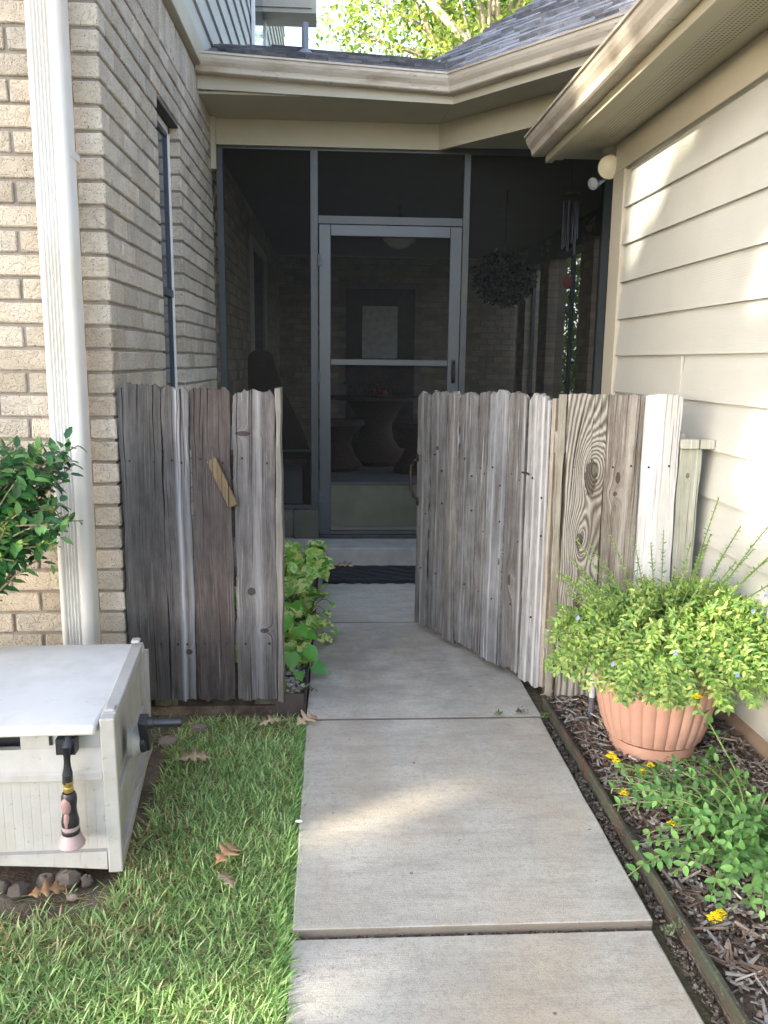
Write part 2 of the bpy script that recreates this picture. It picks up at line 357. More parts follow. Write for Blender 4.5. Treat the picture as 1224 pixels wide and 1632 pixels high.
M_DARKWOOD = surf('dark_interior_wood', (0.05, 0.03, 0.02), (0.09, 0.055, 0.035), 9, 0.5, 0.3, 0.001, 40)
M_WICKER = surf('brown_wicker', (0.07, 0.04, 0.025), (0.16, 0.09, 0.06), 60, 0.7, 1.0, 0.004, 130)
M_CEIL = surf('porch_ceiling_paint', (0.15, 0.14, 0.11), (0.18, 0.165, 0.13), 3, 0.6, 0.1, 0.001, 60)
M_TUBE = surf('chime_metal', (0.05, 0.045, 0.06), (0.09, 0.08, 0.10), 9, 0.3, 0.05, 0.001, 60, metal=0.6)
M_REDGLASS = surf('red_sail', (0.20, 0.05, 0.05), (0.30, 0.08, 0.08), 9, 0.4, 0.05, 0.001, 60)
M_CREAMGLASS = surf('cream_glass_shade', (0.50, 0.47, 0.38), (0.60, 0.56, 0.46), 3, 0.25, 0.0, 0.001, 60)
M_LAMPWHITE = surf('lamp_lens', (0.62, 0.58, 0.44), (0.74, 0.70, 0.56), 6, 0.3, 0.1, 0.001, 60)
M_DRYLEAF = surf('dry_oak_leaf', (0.30, 0.215, 0.14), (0.46, 0.36, 0.26), 12, 0.75, 0.5, 0.002, 60, c3=(0.24, 0.13, 0.06), s3=10)
M_YELLOW = surf('yellow_petal', (0.90, 0.74, 0.015), (0.94, 0.82, 0.04), 60, 0.6, 0.1, 0.001, 60, spec=0.2)
M_BLUEPETAL = surf('pale_blue_petal', (0.20, 0.24, 0.62), (0.32, 0.36, 0.75), 60, 0.6, 0.1, 0.001, 60)
M_LABEL = surf('silver_sticker', (0.42, 0.44, 0.48), (0.6, 0.62, 0.66), 90, 0.4, 0.0, 0.001, 60, stretch=(1, 1, 4))
M_LACE = surf('lace_curtain', (0.50, 0.48, 0.42), (0.75, 0.72, 0.64), 16, 0.8, 0.1, 0.001, 60)

def glass_mat(name, tint, rough=0.03):
    m, nt, p = newmat(name)
    L(nt, ramp(nt, noise(nt, mapping(nt), 2, 2), [(0.3, tint), (0.7, tuple(x * 1.15 for x in tint))]), p.inputs['Base Color'])
    p.inputs['Roughness'].default_value = rough; p.inputs['Specular IOR Level'].default_value = 0.9
    return m
M_PANE = glass_mat('window_glass', (0.045, 0.06, 0.085), 0.05)

def screen_mat():
    m, nt, p = newmat('insect_screen')
    c = ramp(nt, noise(nt, mapping(nt), 1.5, 4), [(0.3, (0.010, 0.012, 0.012)), (0.7, (0.016, 0.018, 0.018))]); L(nt, c, p.inputs['Base Color'])
    p.inputs['Roughness'].default_value = 0.7; p.inputs['Specular IOR Level'].default_value = 0.3
    t = N(nt, 'ShaderNodeBsdfTransparent'); ms = N(nt, 'ShaderNodeMixShader'); ms.inputs[0].default_value = 0.47
    L(nt, t.outputs[0], ms.inputs[1]); L(nt, p.outputs[0], ms.inputs[2]); L(nt, ms.outputs[0], nt.nodes['Material Output'].inputs[0])
    return m
M_SCREEN = screen_mat()

def soffit_mat():
    m, nt, p = newmat('vented_soffit')
    v = mapping(nt, (1, 1, 1))
    c = ramp(nt, noise(nt, v, 2, 4), [(0.3, (0.42, 0.39, 0.29)), (0.7, (0.48, 0.45, 0.345))])
    sx = N(nt, 'ShaderNodeSeparateXYZ'); L(nt, v, sx.inputs[0])
    def cell(o, k): return math_(nt, 'ABSOLUTE', math_(nt, 'SUBTRACT', math_(nt, 'FRACT', math_(nt, 'MULTIPLY', o, k)), 0.5))
    a = math_(nt, 'LESS_THAN', cell(sx.outputs['X'], 62), 0.22); b = math_(nt, 'LESS_THAN', cell(sx.outputs['Y'], 70), 0.22)
    c = mix(nt, math_(nt, 'MULTIPLY', a, b), c, (0.06, 0.05, 0.04))
    L(nt, c, p.inputs['Base Color']); p.inputs['Roughness'].default_value = 0.55
    return m
M_VENT = soffit_mat()

WOODN = [0]
def wood(dark, light, knots=(), streaks=(), ring=0.0, warp=0.014, freq=120.0, white=None, bd=0.0011, stain=None, fine=0.62, xs=1.0):
    """weathered board: x across, z along the grain. knots (x,z,rx,rz,strength), streaks (x,width,strength)"""
    WOODN[0] += 1; k = WOODN[0]
    m, nt, p = newmat('weathered_wood')
    off = (k * 1.37, 0, k * 2.11)
    base = mapping(nt)
    sp = N(nt, 'ShaderNodeSeparateXYZ'); L(nt, base, sp.inputs[0]); X, Z = sp.outputs['X'], sp.outputs['Z']
    wv = noise(nt, mapping(nt, (5, 5, 0.9), off), 1.0, 3, 0.5)
    phi = math_(nt, 'ADD', math_(nt, 'MULTIPLY', X, xs), math_(nt, 'MULTIPLY', wv, warp * 3))
    core = None
    for (kx, kz, rx, rz, st) in knots:
        g = N(nt, 'ShaderNodeMapping'); g.inputs['Location'].default_value = (-kx / rx, 0, -kz / rz); g.inputs['Scale'].default_value = (1 / rx, 0.0, 1 / rz); L(nt, base, g.inputs[0])
        ln = N(nt, 'ShaderNodeVectorMath', operation='LENGTH'); L(nt, g.outputs[0], ln.inputs[0]); d = ln.outputs['Value']
        e = math_(nt, 'POWER', 2.718, math_(nt, 'MULTIPLY', math_(nt, 'MULTIPLY', d, d), -0.5))
        phi = math_(nt, 'ADD', phi, math_(nt, 'MULTIPLY', e, st))
        cc = math_(nt, 'LESS_THAN', math_(nt, 'ADD', d, math_(nt, 'MULTIPLY', noise(nt, base, 90, 2), 0.3)), 0.55 if st > 0.03 else 0.9)
        core = cc if core is None else math_(nt, 'MAXIMUM', core, cc)
    def gv(sc, o_=(0, 0, 0)):
        cb = N(nt, 'ShaderNodeCombineXYZ'); L(nt, phi, cb.inputs[0]); L(nt, Z, cb.inputs[2]); L(nt, sp.outputs['Y'], cb.inputs[1])
        g = N(nt, 'ShaderNodeMapping'); g.inputs['Scale'].default_value = sc; g.inputs['Location'].default_value = (off[0] + o_[0], o_[1], off[2] + o_[2]); L(nt, cb.outputs[0], g.inputs[0]); return g.outputs[0]
    rings = math_(nt, 'MULTIPLY_ADD', math_(nt, 'SINE', math_(nt, 'MULTIPLY', math_(nt, 'ADD', phi, math_(nt, 'MULTIPLY', noise(nt, mapping(nt, (45, 1, 5), off), 1, 4), 0.016)), freq * 2 * PI * 0.35)), 0.5, 0.5)
    fn = noise(nt, gv((300, 12, 5.5)), 1.0, 6, 0.8)
    fn2 = noise(nt, gv((34, 8, 1.6), (3, 0, 5)), 1.0, 6, 0.72)
    fn3 = noise(nt, mapping(nt, (30, 10, 9), off), 1.0, 5, 0.65)
    blot = noise(nt, mapping(nt, (7, 5, 2.0), off), 1.0, 5, 0.6)
    val = math_(nt, 'ADD', math_(nt, 'ADD', math_(nt, 'MULTIPLY', rings, ring), math_(nt, 'MULTIPLY', fn3, 0.24 * (1 - ring))), math_(nt, 'ADD', math_(nt, 'MULTIPLY', fn, fine * 0.76 * (1 - ring)), math_(nt, 'MULTIPLY', fn2, (1 - fine) * 0.76 * (1 - ring))))
    k_ = 0.5 + 0.0 * ring; w_ = 0.11 + 0.30 * ring
    c = ramp(nt, val, [(k_ - w_, dark), (k_, tuple(0.55 * a + 0.45 * b for a, b in zip(dark, light))), (k_ + w_, light)])
    st_ = stain or (dark[0] * 0.9, dark[1] * 0.72, dark[2] * 0.58)
    c = mix(nt, ramp(nt, blot, [(0.50, 0.0), (0.70, 0.6)]), c, st_)
    wh = white or tuple(min(0.75, x * 1.9) for x in light)
    for (sx, w, s_) in streaks:
        d = math_(nt, 'DIVIDE', math_(nt, 'SUBTRACT', math_(nt, 'ADD', X, math_(nt, 'MULTIPLY', math_(nt, 'SUBTRACT', wv, 0.5), 0.03)), sx), w)
        e = math_(nt, 'POWER', 2.718, math_(nt, 'MULTIPLY', math_(nt, 'MULTIPLY', d, d), -1.0))
        c = mix(nt, math_(nt, 'MULTIPLY', math_(nt, 'MULTIPLY', e, s_), ramp(nt, fn2, [(0.3, 0.25), (0.6, 1.0)])), c, wh)
    c = mix(nt, ramp(nt, noise(nt, gv((150, 30, 1.3), (9, 0, 2)), 1.0, 2, 0.4), [(0.64, 0.0), (0.69, 0.9)]), c, tuple(x * 0.18 for x in dark))
    c = mix(nt, ramp(nt, noise(nt, gv((170, 20, 2.6), (1, 4, 7)), 1.0, 3, 0.5), [(0.64, 0.0), (0.70, 0.7)]), c, wh)
    if core is not None: c = mix(nt, math_(nt, 'MULTIPLY', core, 0.75), c, tuple(x * 0.45 for x in st_))
    L(nt, c, p.inputs['Base Color']); p.inputs['Roughness'].default_value = 0.82; p.inputs['Specular IOR Level'].default_value = 0.2
    bump(nt, p, math_(nt, 'ADD', math_(nt, 'MULTIPLY', rings, 0.4 * ring), math_(nt, 'ADD', fn, math_(nt, 'MULTIPLY', fn2, 0.35))), 0.8, bd)
    return m

def picket(w, h, t, seed, ears=0.018, slope=0.0, rag=0.006, nails=(), cracks=2):
    """a dog-eared, split and worn fence board, in its own space: x across, front at y=0, z up"""
    rr = random.Random(seed); nz = 46
    ph = [rr.uniform(0, 6.28) for _ in range(8)]
    b = MB(); b.smooth = True
    base_x = [0, .0016] + [.008 + .008 * i for i in range(max(0, int((w - .014) / .008)))] + [w - .0016, w]
    base_x = [x for x in base_x if x <= w]
    ck = [rr.uniform(.012, w - .012) for _ in range(cracks)] if w > .04 else []
    for c in ck: base_x = [x for x in base_x if abs(x - c) > .0022 or x in (0, w)] + [c - .0018, c, c + .0018]
    xsv = sorted(set(base_x)); nx = len(xsv) - 1
    isck = [any(abs(x - c) < 1e-9 for c in ck) for x in xsv]
    depth = [rr.uniform(0.12, 0.55) if q else 0 for q in isck]
    crx = [rr.uniform(-.006, .006) if q else 0 for q in isck]
    top = []; rag_c = {}
    for i, x in enumerate(xsv):
        s = x / w; e = min(x, w - x); cell = int(x / .011)
        z = h + slope * s - max(0, ears - e) * (0.8 + 0.4 * math.sin(ph[0])) * (1 if ears else 0)
        if cell not in rag_c: rag_c[cell] = rr.uniform(-1, 0.5) * rag
        z += 0.35 * rag * math.sin(s * 7 + ph[1]) + rag_c[cell] + rr.uniform(-.2, .2) * rag
        if isck[i]: z -= rr.uniform(0.010, 0.028)
        top.append(z)
    bot = [rr.uniform(-rag, rag) * .5 + 0.004 * math.sin(x * 90 + ph[2]) for x in xsv]
    relief = [rr.uniform(-0.0002, 0.0002) for _ in xsv]
    def P(i, j, side):
        s = xsv[i] / w; q = j / nz; z = bot[i] + (top[i] - bot[i]) * q
        lx = 0.0022 * math.sin(z * 9 + ph[3]) + 0.0013 * math.sin(z * 31 + ph[4]); rx = 0.0022 * math.sin(z * 8 + ph[5]) + 0.0013 * math.sin(z * 27 + ph[6])
        x = lx * (1 - s) + (w + rx) * s + .0015 * math.sin(z * 23 + ph[1]) * math.sin(PI * s)
        y = 0 if side == 0 else t
        cup = 0.003 * math.sin(PI * s) * math.sin(ph[7])
        if side == 0:
            y = cup + relief[i]
            if isck[i] and h - z < depth[i]: y += 0.006 * (1 - (h - z) / depth[i]) + 0.001
            if i in (0, nx): y += 0.0016
        return (x, y + 0.003 * math.sin(z * 2.2 + ph[0]), z)
    n1 = (nx + 1) * (nz + 1)
    vs = [P(i, j, 0) for j in range(nz + 1) for i in range(nx + 1)] + [P(i, j, 1) for j in range(nz + 1) for i in range(nx + 1)]
    I = lambda i, j, k: k * n1 + j * (nx + 1) + i
    fs = []
    for j in range(nz):
        for i in range(nx):
            fs.append((I(i, j, 0), I(i + 1, j, 0), I(i + 1, j + 1, 0), I(i, j + 1, 0))); fs.append((I(i, j, 1), I(i, j + 1, 1), I(i + 1, j + 1, 1), I(i + 1, j, 1)))
        fs.append((I(0, j, 0), I(0, j + 1, 0), I(0, j + 1, 1), I(0, j, 1))); fs.append((I(nx, j, 0), I(nx, j, 1), I(nx, j + 1, 1), I(nx, j + 1, 0)))
    for i in range(nx):
        fs.append((I(i, nz, 0), I(i + 1, nz, 0), I(i + 1, nz, 1), I(i, nz, 1))); fs.append((I(i, 0, 0), I(i, 0, 1), I(i + 1, 0, 1), I(i + 1, 0, 0)))
    b.add(vs, fs)
    b.mi = 1
    for (qx, qz) in nails:
        b.lathe([(0.0001, 0.0), (0.0032, 0.0006), (0.0042, 0.002), (0.0042, 0.006)], seg=10, M=Matrix.Translation((qx, -0.0035, qz)) @ Matrix.Rotation(-PI / 2, 4, 'X'))
    return b
def put_picket(parent, name, loc, *a, mat=None, **k):
    o = picket(*a, **k).build(name, [mat, M_BLACK], parent, world=False); o.location = loc; return o

# ================================================================== THE GROUND
b = MB(); b.box(-60, 60, -60, 140, -0.25, -0.035); o = b.build('ground', M_THATCH); tag(o, kind='structure')
b = MB()      # concrete walk: slabs with open joints
def slab(x0a, x1a, y0, x0b, x1b, y1, zt):
    n = 8; rr = random.Random(int(y1 * 100))
    L_ = [(x0a + (x0b - x0a) * i / n + rr.uniform(-.002, .002), y0 + (y1 - y0) * i / n) for i in range(n + 1)]
    R_ = [(x1a + (x1b - x1a) * i / n + rr.uniform(-.002, .002), y0 + (y1 - y0) * i / n) for i in range(n + 1)]
    b.prism(L_ + R_[::-1], -0.14, zt)
slab(-.098, .745, -1.5, -.098, .745, 0.55, -.014)
slab(-.098, .745, 0.562, -.103, .745, 1.7005, -.012)
slab(-.103, .752, 1.716, -.110, .758, 2.853, 0.0)
slab(-.112, .766, 2.866, -.115, .768, 4.000, 0.0)
slab(-.115, .768, 4.012, -.115, .768, 5.150, 0.0)
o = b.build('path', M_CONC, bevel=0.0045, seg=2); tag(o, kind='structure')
b = MB(); b.box(.30, 2.2, 3.25, 5.15, -0.05, -0.012); b.box(-.775, -.125, 2.99, 5.15, -0.05, 0.0); b.box(.80, 1.43, -1.5, 3.02, -0.05, -0.010)
o = b.build('soil_bed', M_SOIL); tag(o, kind='structure')
b = MB(); rr = random.Random(14)
b.prism([(-2.6, 1.80)] + [(-2.4 + .13 * i, 1.80 + rr.uniform(-.035, .03)) for i in range(14)] + [(-.56, 1.86), (-.53, 1.95), (-.54, 2.06), (-.53, 2.18), (-.56, 2.27), (-.55, 2.4), (-.58, 2.5), (-.57, 2.62), (-.60, 2.72), (-.58, 2.95), (-2.6, 2.95)], -.06, -.031); o = b.build('bare_soil', M_SOIL); tag(o, kind='structure')

# mulch: uncountable wood chips
b = MB(); rr = random.Random(3)
pal = [(0.13, 0.085, 0.06), (0.24, 0.17, 0.125), (0.34, 0.28, 0.23), (0.42, 0.385, 0.35), (0.08, 0.06, 0.05), (0.52, 0.48, 0.43), (0.19, 0.13, 0.10), (0.36, 0.34, 0.33)]
for i in range(9500):
    x = rr.uniform(.84, 1.41); y = 1.15 + 1.95 * rr.random() ** 0.9 if i < 8700 else rr.uniform(-.5, 1.2)
    ln = rr.choice([.003, .005, .008, .012, .018, .03, .042]) * rr.uniform(.7, 1.2); wd = rr.uniform(.0018, .0055); th = rr.uniform(.001, .0028)
    M = Matrix.Translation((x, y, rr.uniform(-.006, .020))) @ Matrix.Rotation(rr.uniform(0, PI), 4, 'Z') @ Matrix.Rotation(rr.uniform(-.45, .45), 4, 'Y') @ Matrix.Rotation(rr.uniform(-.6, .6), 4, 'X')
    g = rr.uniform(.7, 1.25); c = rr.choice(pal); b.col = (c[0] * g, c[1] * g, c[2] * g)
    tp = rr.uniform(.3, .9)
    b.prism([(-ln, -wd), (ln * .9, -wd * tp), (ln, wd * .3), (-ln * .8, wd)], -th, th, M=M)
for i in range(1500):
    if i < 900: x = rr.uniform(.768, .795) ; y = rr.uniform(1.2, 2.95); z = -.022
    else: x = rr.uniform(-.10, .75); y = rr.uniform(1.701, 1.714); z = -.030
    s_ = rr.uniform(.002, .007); g = rr.uniform(.5, 1.0); c = rr.choice([(.17, .14, .11), (.26, .22, .18), (.10, .085, .07)]); b.col = (c[0] * g, c[1] * g, c[2] * g)
    b.prism([(-s_, -s_ * .4), (s_, -s_ * .5), (s_ * .7, s_ * .5), (-s_ * .6, s_ * .6)], -.002, .002, 'z', Matrix.Translation((x, y, z + rr.uniform(0, .010))) @ Matrix.Rotation(rr.uniform(0, 6), 4, 'Z') @ Matrix.Rotation(rr.uniform(-.6, .6), 4, 'X'))
o = b.build('mulch', M_CHIP); tag(o, 'brown and grey shredded wood mulch covering the narrow right-hand bed', 'mulch', kind='stuff')
# gravel behind the left fence
b = MB(); rr = random.Random(5); b.smooth = True
for i in range(420):
    x = rr.uniform(-.30, -.135); y = rr.uniform(3.03, 3.75); s = rr.uniform(.004, .012); g = rr.uniform(.3, .75)
    b.col = (g, g * .93, g * .85); b.blob((x, y, .003 + s * .3), s, s * rr.uniform(.7, 1.2), s * .7, jit=.22, seed=i)
o = b.build('gravel', M_GRAVEL); tag(o, 'pale pea gravel scattered in the bed behind the left fence', 'gravel', kind='stuff')

# ================================================================== BRICK HOUSE
XB, YB, CH = -.775, 2.95, .0785
house = thing('brick_house', 'tall cream brick house on the left with narrow side window and white downspout', 'house', (XB, YB, 0))
rr = random.Random(21)
WY0, WY1, WZ0, WZ1 = 3.84, 4.35, 0.86, 2.405
fr = MB(); sd = MB()
def bcol():
    g = rr.uniform(.80, 1.12); w = rr.uniform(-.01, .045)
    return (g + w, g, g - w)
def jb(b, x0, x1, y0, y1, z0, z1):
    b.col = bcol(); j = lambda: rr.uniform(-.0022, .0022)
    vs = [Vector((x + j(), y + j(), z + j() * .8)) for z in (z0, z1) for y in (y0, y1) for x in (x0, x1)]
    b.add(vs, [(0, 2, 3, 1), (4, 5, 7, 6), (0, 1, 5, 4), (2, 6, 7, 3), (0, 4, 6, 2), (1, 3, 7, 5)])
def sidebricks(b, y, yend, z0, z1, inside=False):
    while y < yend:
        y1 = min(y + .19, yend); segs = [(y, y1)]
        if z1 > WZ0 and z0 < WZ1 and not inside:
            segs = []
            if y < WY0: segs.append((y, min(y1, WY0)))
            if y1 > WY1: segs.append((max(y, WY1), y1))
        for a, c in segs:
            if c - a > .02: jb(b, XB - .09, XB, a, c, z0, z1)
        y += .2
rows = 34
for k in range(rows):
    z0 = k * CH + .0; z1 = z0 + .0675
    if k % 2 == 0:
        jb(sd, XB - .19, XB, YB, YB + .09, z0, z1); x = XB - .20; y = YB + .10
    else:
        jb(sd, XB - .09, XB, YB, YB + .19, z0, z1); x = XB - .10; y = YB + .20
    while x > -3.2:
        jb(fr, x - .19, x, YB, YB + .09, z0, z1); x -= .2
    sidebricks(sd, y, 5.44, z0, z1)
# soldier course on the side wall
y = YB
while y < 5.44: jb(sd, XB - .09, XB, y, y + .068, rows * CH, rows * CH + .19); y += .078
x = XB - .1
while x > -3.2: jb(fr, x - .068, x, YB, YB + .09, rows * CH, rows * CH + .19); x -= .078
fr.build('front_wall', M_BRICK, house, bevel=.004)
sd.build('side_wall', M_BRICK, house, bevel=.004)
b = MB(); b.box(-3.4, XB - .009, YB + .009, YB + .10, -.1, 2.9)
b.box(XB - .10, XB - .009, YB + .10, WY0 - .012, -.1, 2.9); b.box(XB - .10, XB - .009, WY1 + .012, 5.46, -.1, 2.9)
b.box(XB - .10, XB - .009, WY0 - .0115, WY1 + .0115, -.1, WZ0 - .012); b.box(XB - .10, XB - .009, WY0 - .0115, WY1 + .0115, WZ1 + .012, 2.9)
b.build('mortar', M_MORTAR, house)
# window recessed in the side wall
w = MB(); xw = XB - .046
w.box(xw - .03, xw, WY0, WY0 + .03, WZ0, WZ1); w.box(xw - .03, xw, WY1 - .052, WY1, WZ0, WZ1); w.box(xw - .03, xw, WY0, WY1, WZ1 - .035, WZ1 - .002)
w.box(xw - .03, xw + .012, WY0, WY1, WZ0, WZ0 + .04)
wf = w.build('window', M_WHITEFRAME, house, bevel=.003)
g = MB(); g.box(xw - .022, xw - .012, WY0 + .03, WY1 - .052, WZ0 + .03, WZ1 - .035); g.build('pane', M_PANE, wf)
g = MB()
g.box(xw - .012, xw - .002, WY1 - .075, WY1 - .052, WZ0 + .04, WZ1 - .035); g.box(xw - .012, xw - .002, WY0 + .03, WY0 + .05, WZ0 + .04, WZ1 - .035)
g.box(xw - .012, xw + .004, WY0 + .03, WY1 - .052, 1.60, 1.635); g.box(xw - .012, xw - .002, WY0 + .03, WY1 - .052, WZ1 - .055, WZ1 - .035)
g.build('sash', surf('dark_sash', (0.06, 0.075, 0.095), (0.08, 0.095, 0.12), 5, 0.4, 0.05), wf)
b = MB(); b.box(XB - .088, XB - .004, WY0 - .06, WY1 + .06, WZ1 + .001, WZ1 + .009); b.build('lintel', surf('dark_steel', (0.03, 0.028, 0.028), (0.06, 0.055, 0.05), 20, 0.6), house)
# upper storey: frieze board and lap siding running back
ZT = 2.868
b = MB(); b.box(XB - .05, XB + .035, YB - .02, 13.0, ZT + .004, ZT + .125); b.box(-3.4, XB - .052, YB - .03, YB + .02, ZT + .004, ZT + .125); b.build('frieze_board', M_TRIM, house, bevel=.003)
b = MB()
for k in range(18):
    z = ZT + .13 + k * .178
    b.prism([(XB + .020, z), (XB + .004, z + .182), (XB - .05, z + .182), (XB - .05, z)], YB, 12.9, 'y')
    b.prism([(YB - .020, z), (YB - .004, z + .182), (YB + .05, z + .182), (YB + .05, z)], -3.4, XB - .05, 'x')
b.build('upper_siding', M_SIDING, house)
def wtrim(y0, y1, z0, z1):
    t = MB(); t.box(XB + .021, XB + .045, y0, y0 + .11, z0, z1); t.box(XB + .021, XB + .045, y1 - .11, y1, z0, z1)
    t.box(XB + .021, XB + .047, y0, y1, z1 + .001, z1 + .11); t.box(XB + .021, XB + .06, y0 - .03, y1 + .03, z0 - .06, z0)
    o = t.build('upper_window', M_WHITEFRAME, house)
    g = MB(); g.box(XB + .021, XB + .03, y0 + .11, y1 - .11, z0, z1); g.build('pane', M_PANE, o)
wtrim(7.9, 9.3, 3.9, 5.2)
# eave box of the far upper roof
b = MB(); b.box(XB + .02, -.22, 9.0, 9.36, 4.70, 4.74); b.box(-.26, -.22, 9.0, 9.36, 4.741, 4.98); b.box(XB + .02, -.261, 8.98, 9.02, 4.741, 4.98)
b.build('upper_eave', M_TRIM, house)
b = MB(); b.prism([(-.16, 4.985), (-.16, 5.03), (-1.6, 5.75), (-1.6, 5.70)], 8.95, 9.40, 'y'); b.build('upper_roof', M_SHINGLE, house)
# house body behind the brick so that other views find no hole
b = MB(); b.box(-3.4, XB - .11, YB + .11, 13.0, -.1, 6.2); b.build('wall_core', M_MORTAR, house)
# downspout, fluted
prof = []
def fl(x0, x1, y, amp, n, sgn):
    pts = []
    for i in range(n * 6 + 1):
        s = i / (n * 6); q = 0.5 - 0.5 * math.cos(2 * PI * s * n)
        pts.append((x0 + (x1 - x0) * s, y + sgn * amp * q))
    return pts
dx0, dx1, dy0, dy1 = -.962, -.850, 2.815, 2.895
prof = [(dx0, dy1), (dx0, dy0 + .014), (dx0 + .005, dy0 + .004), (dx0 + .014, dy0)] + fl(dx0 + .020, dx1 - .038, dy0, .0055, 5, 1) + [(dx1 - .016, dy0), (dx1 - .006, dy0 + .005), (dx1, dy0 + .016), (dx1, dy1)]
b = MB(); b.smooth = True; b.prism(prof, .06, 4.6)
ds = b.build('downspout', M_DOWN, house)
b = MB(); b.box(dx1 - .004, dx1 + .0015, dy0 + .02, dy1 + .045, 1.93, 1.955); b.build('strap', M_DOWN, ds, bevel=.001)

# ================================================================== SCREENED PORCH
YD = 5.46
porch = thing('screened_porch', 'dark screened porch with grey frame at the end of the walk', 'porch', (0.3, YD, 0))
b = MB(); b.box(-.775, 2.6, 5.15, 11.5, -.12, .124); b.build('step', M_STEP, porch, bevel=.006, seg=2)
b = MB(); b.box(-.76, 2.5, YD + .06, 11.4, .1245, .130); b.build('floor', M_PORCHFLOOR, porch)
FZ = 2.60
# fascia, gutter, soffit, frieze: main run and the run that turns toward the siding house
Bd = Vector((.63, -.776, 0))
def run(left, corner, length, dz=0):
    return [Vector(left), Vector(corner), Vector(corner) + Bd * length + Vector((0, 0, dz))]
gut_prof = [(0, 0.002), (.052, 0), (.060, .006), (.062, .018), (.066, .030), (.082, .050), (.090, .066), (.092, .082), (.100, .084), (.101, .094), (.094, .094), (.088, .088), (.004, .086)]
b = MB(); b.sweep(run((-.775, 4.95, 2.838), (.647, 4.96, 2.772), 2.1, .0), gut_prof); b.build('gutter', M_GUTTER, porch)
b = MB(); b.sweep(run((-.775, 4.952, 2.770), (.648, 4.962, 2.730), 2.1), [(0, 0), (-.022, 0), (-.022, .16), (0, .16)]); b.build('fascia', M_TRIM, porch)
FB = Vector((.628, 5.44, 0)); FE = FB + Bd * 1.25
CB = Vector((.648, 4.984, 0)); CE = CB + Bd * 2.0
b = MB(); zs = 2.752
b.prism([(-.775, 4.976), (CB.x + .01, 4.986), (FB.x, 5.45), (-.775, 5.45)], zs, zs + .012)
b.prism([(CB.x + .012, 4.986), (CE.x, CE.y), (CE.x + .4, CE.y + .3), (FB.x + .002, 5.45)], zs - .001, zs + .011)
b.build('soffit', M_BEAM, porch)
b = MB(); b.sweep([Vector((-.775, 5.44, FZ)), Vector((FB.x, 5.44, FZ)), FE + Vector((0, 0, FZ))], [(0, 0), (-.03, 0), (-.03, .15), (0, .15)])
b.box(-.775, -.745, 5.405, 5.439, 2.45, 2.75)
b.build('frieze_board', M_BEAM, porch)
b = MB(); b.prism([(FB.x + .04, 5.445), (FE.x + .04, FE.y), (2.6, FE.y), (2.6, 5.40), (FB.x + .08, 5.47)], 2.622, 2.634); b.build('corner_ceiling', M_BEAM, porch)
b = MB(); b.box(-.775, 2.6, 5.472, 5.50, 2.585, 2.66); b.build('header', M_GREY, porch)
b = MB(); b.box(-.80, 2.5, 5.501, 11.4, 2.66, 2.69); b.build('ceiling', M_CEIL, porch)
# posts
for x0, x1 in ((-.753, -.712), (-.172, -.124), (.796, .838), (1.70, 1.745)):
    b = MB(); b.box(x0, x1, YD, YD + .05, .126 if x0 > -.7 else .126, 2.586); b.build('post', M_GREY, porch, bevel=.002)
b = MB(); b.box(-.123, .795, YD + .002, YD + .045, 2.150, 2.200); b.build('transom_bar', M_GREY, porch, bevel=.002)
for x0, x1, n in ((-.711, -.235, 0), (.839, 1.699, 1)):
    b = MB(); b.box(x0, (x1 if n else -.173), YD - .012, YD + .05, .322, .350); b.build('sill_rail', M_GREY, porch, bevel=.002)
    b = MB()
    for k in range(3):
        z = .128 + k * .064
        b.prism([(YD + .006, z), (YD + .016, z + .062), (YD + .03, z + .062), (YD + .03, z)], x0, x1, 'x')
    b.build('base_siding', M_KICK, porch)
b = MB(); b.box(-.290, -.125, YD - .035, YD - .001, .126, .318); b.build('base_block', M_KICK, porch, bevel=.003)
def scr(x0, x1, z0, z1, par=porch, y=YD + .02, nm='screen'):
    b = MB(); b.add([(x0, y, z0), (x1, y, z0), (x1, y, z1), (x0, y, z1)], [(0, 1, 2, 3)]); return b.build(nm, M_SCREEN, par)
scr(-.712, -.172, .35, 2.586); scr(-.124, .796, 2.20, 2.586); scr(.838, 1.70, .35, 2.586); scr(1.745, 2.55, .35, 2.586)
# screen door
dx0_, dx1_ = -.118, .790
b = MB()
b.box(dx0_, dx0_ + .074, YD - .018, YD + .014, .150, 2.144); b.box(dx1_ - .074, dx1_, YD - .018, YD + .014, .150, 2.144)
b.box(dx0_ + .0745, dx1_ - .0745, YD - .018, YD + .014, 2.075, 2.144); b.box(dx0_ + .0745, dx1_ - .0745, YD - .018, YD + .014, .150, .180)
door = b.build('screen_door', M_DOORPAINT, porch, bevel=.003)
b = MB(); b.box(dx0_ + .074, dx1_ - .074, YD - .026, YD + .010, 1.272, 1.312); b.build('mid_rail', M_DOORPAINT, door, bevel=.003)
b = MB(); b.box(dx0_ + .074, dx1_ - .074, YD - .026, YD + .008, .494, .506); b.build('lower_rail', M_DOORPAINT, door, bevel=.003)
b = MB(); b.box(dx0_ + .074, dx1_ - .074, YD - .008, YD - .002, .205, .4935)
b.prism([(YD - .024, .181), (YD - .024, .190), (YD - .009, .2045), (YD + .0, .2045), (YD + .0, .181)], dx0_ + .0745, dx1_ - .0745, 'x')
b.build('kick_plate', M_KICK, door, bevel=.001)
b = MB(); y = YD + .004
for z0, z1 in ((.506, 1.272), (1.312, 2.075)): b.add([(dx0_ + .07, y, z0), (dx1_ - .07, y, z0), (dx1_ - .07, y, z1), (dx0_ + .07, y, z1)], [(0, 1, 2, 3)])
b.build('door_screen', M_SCREEN, door)
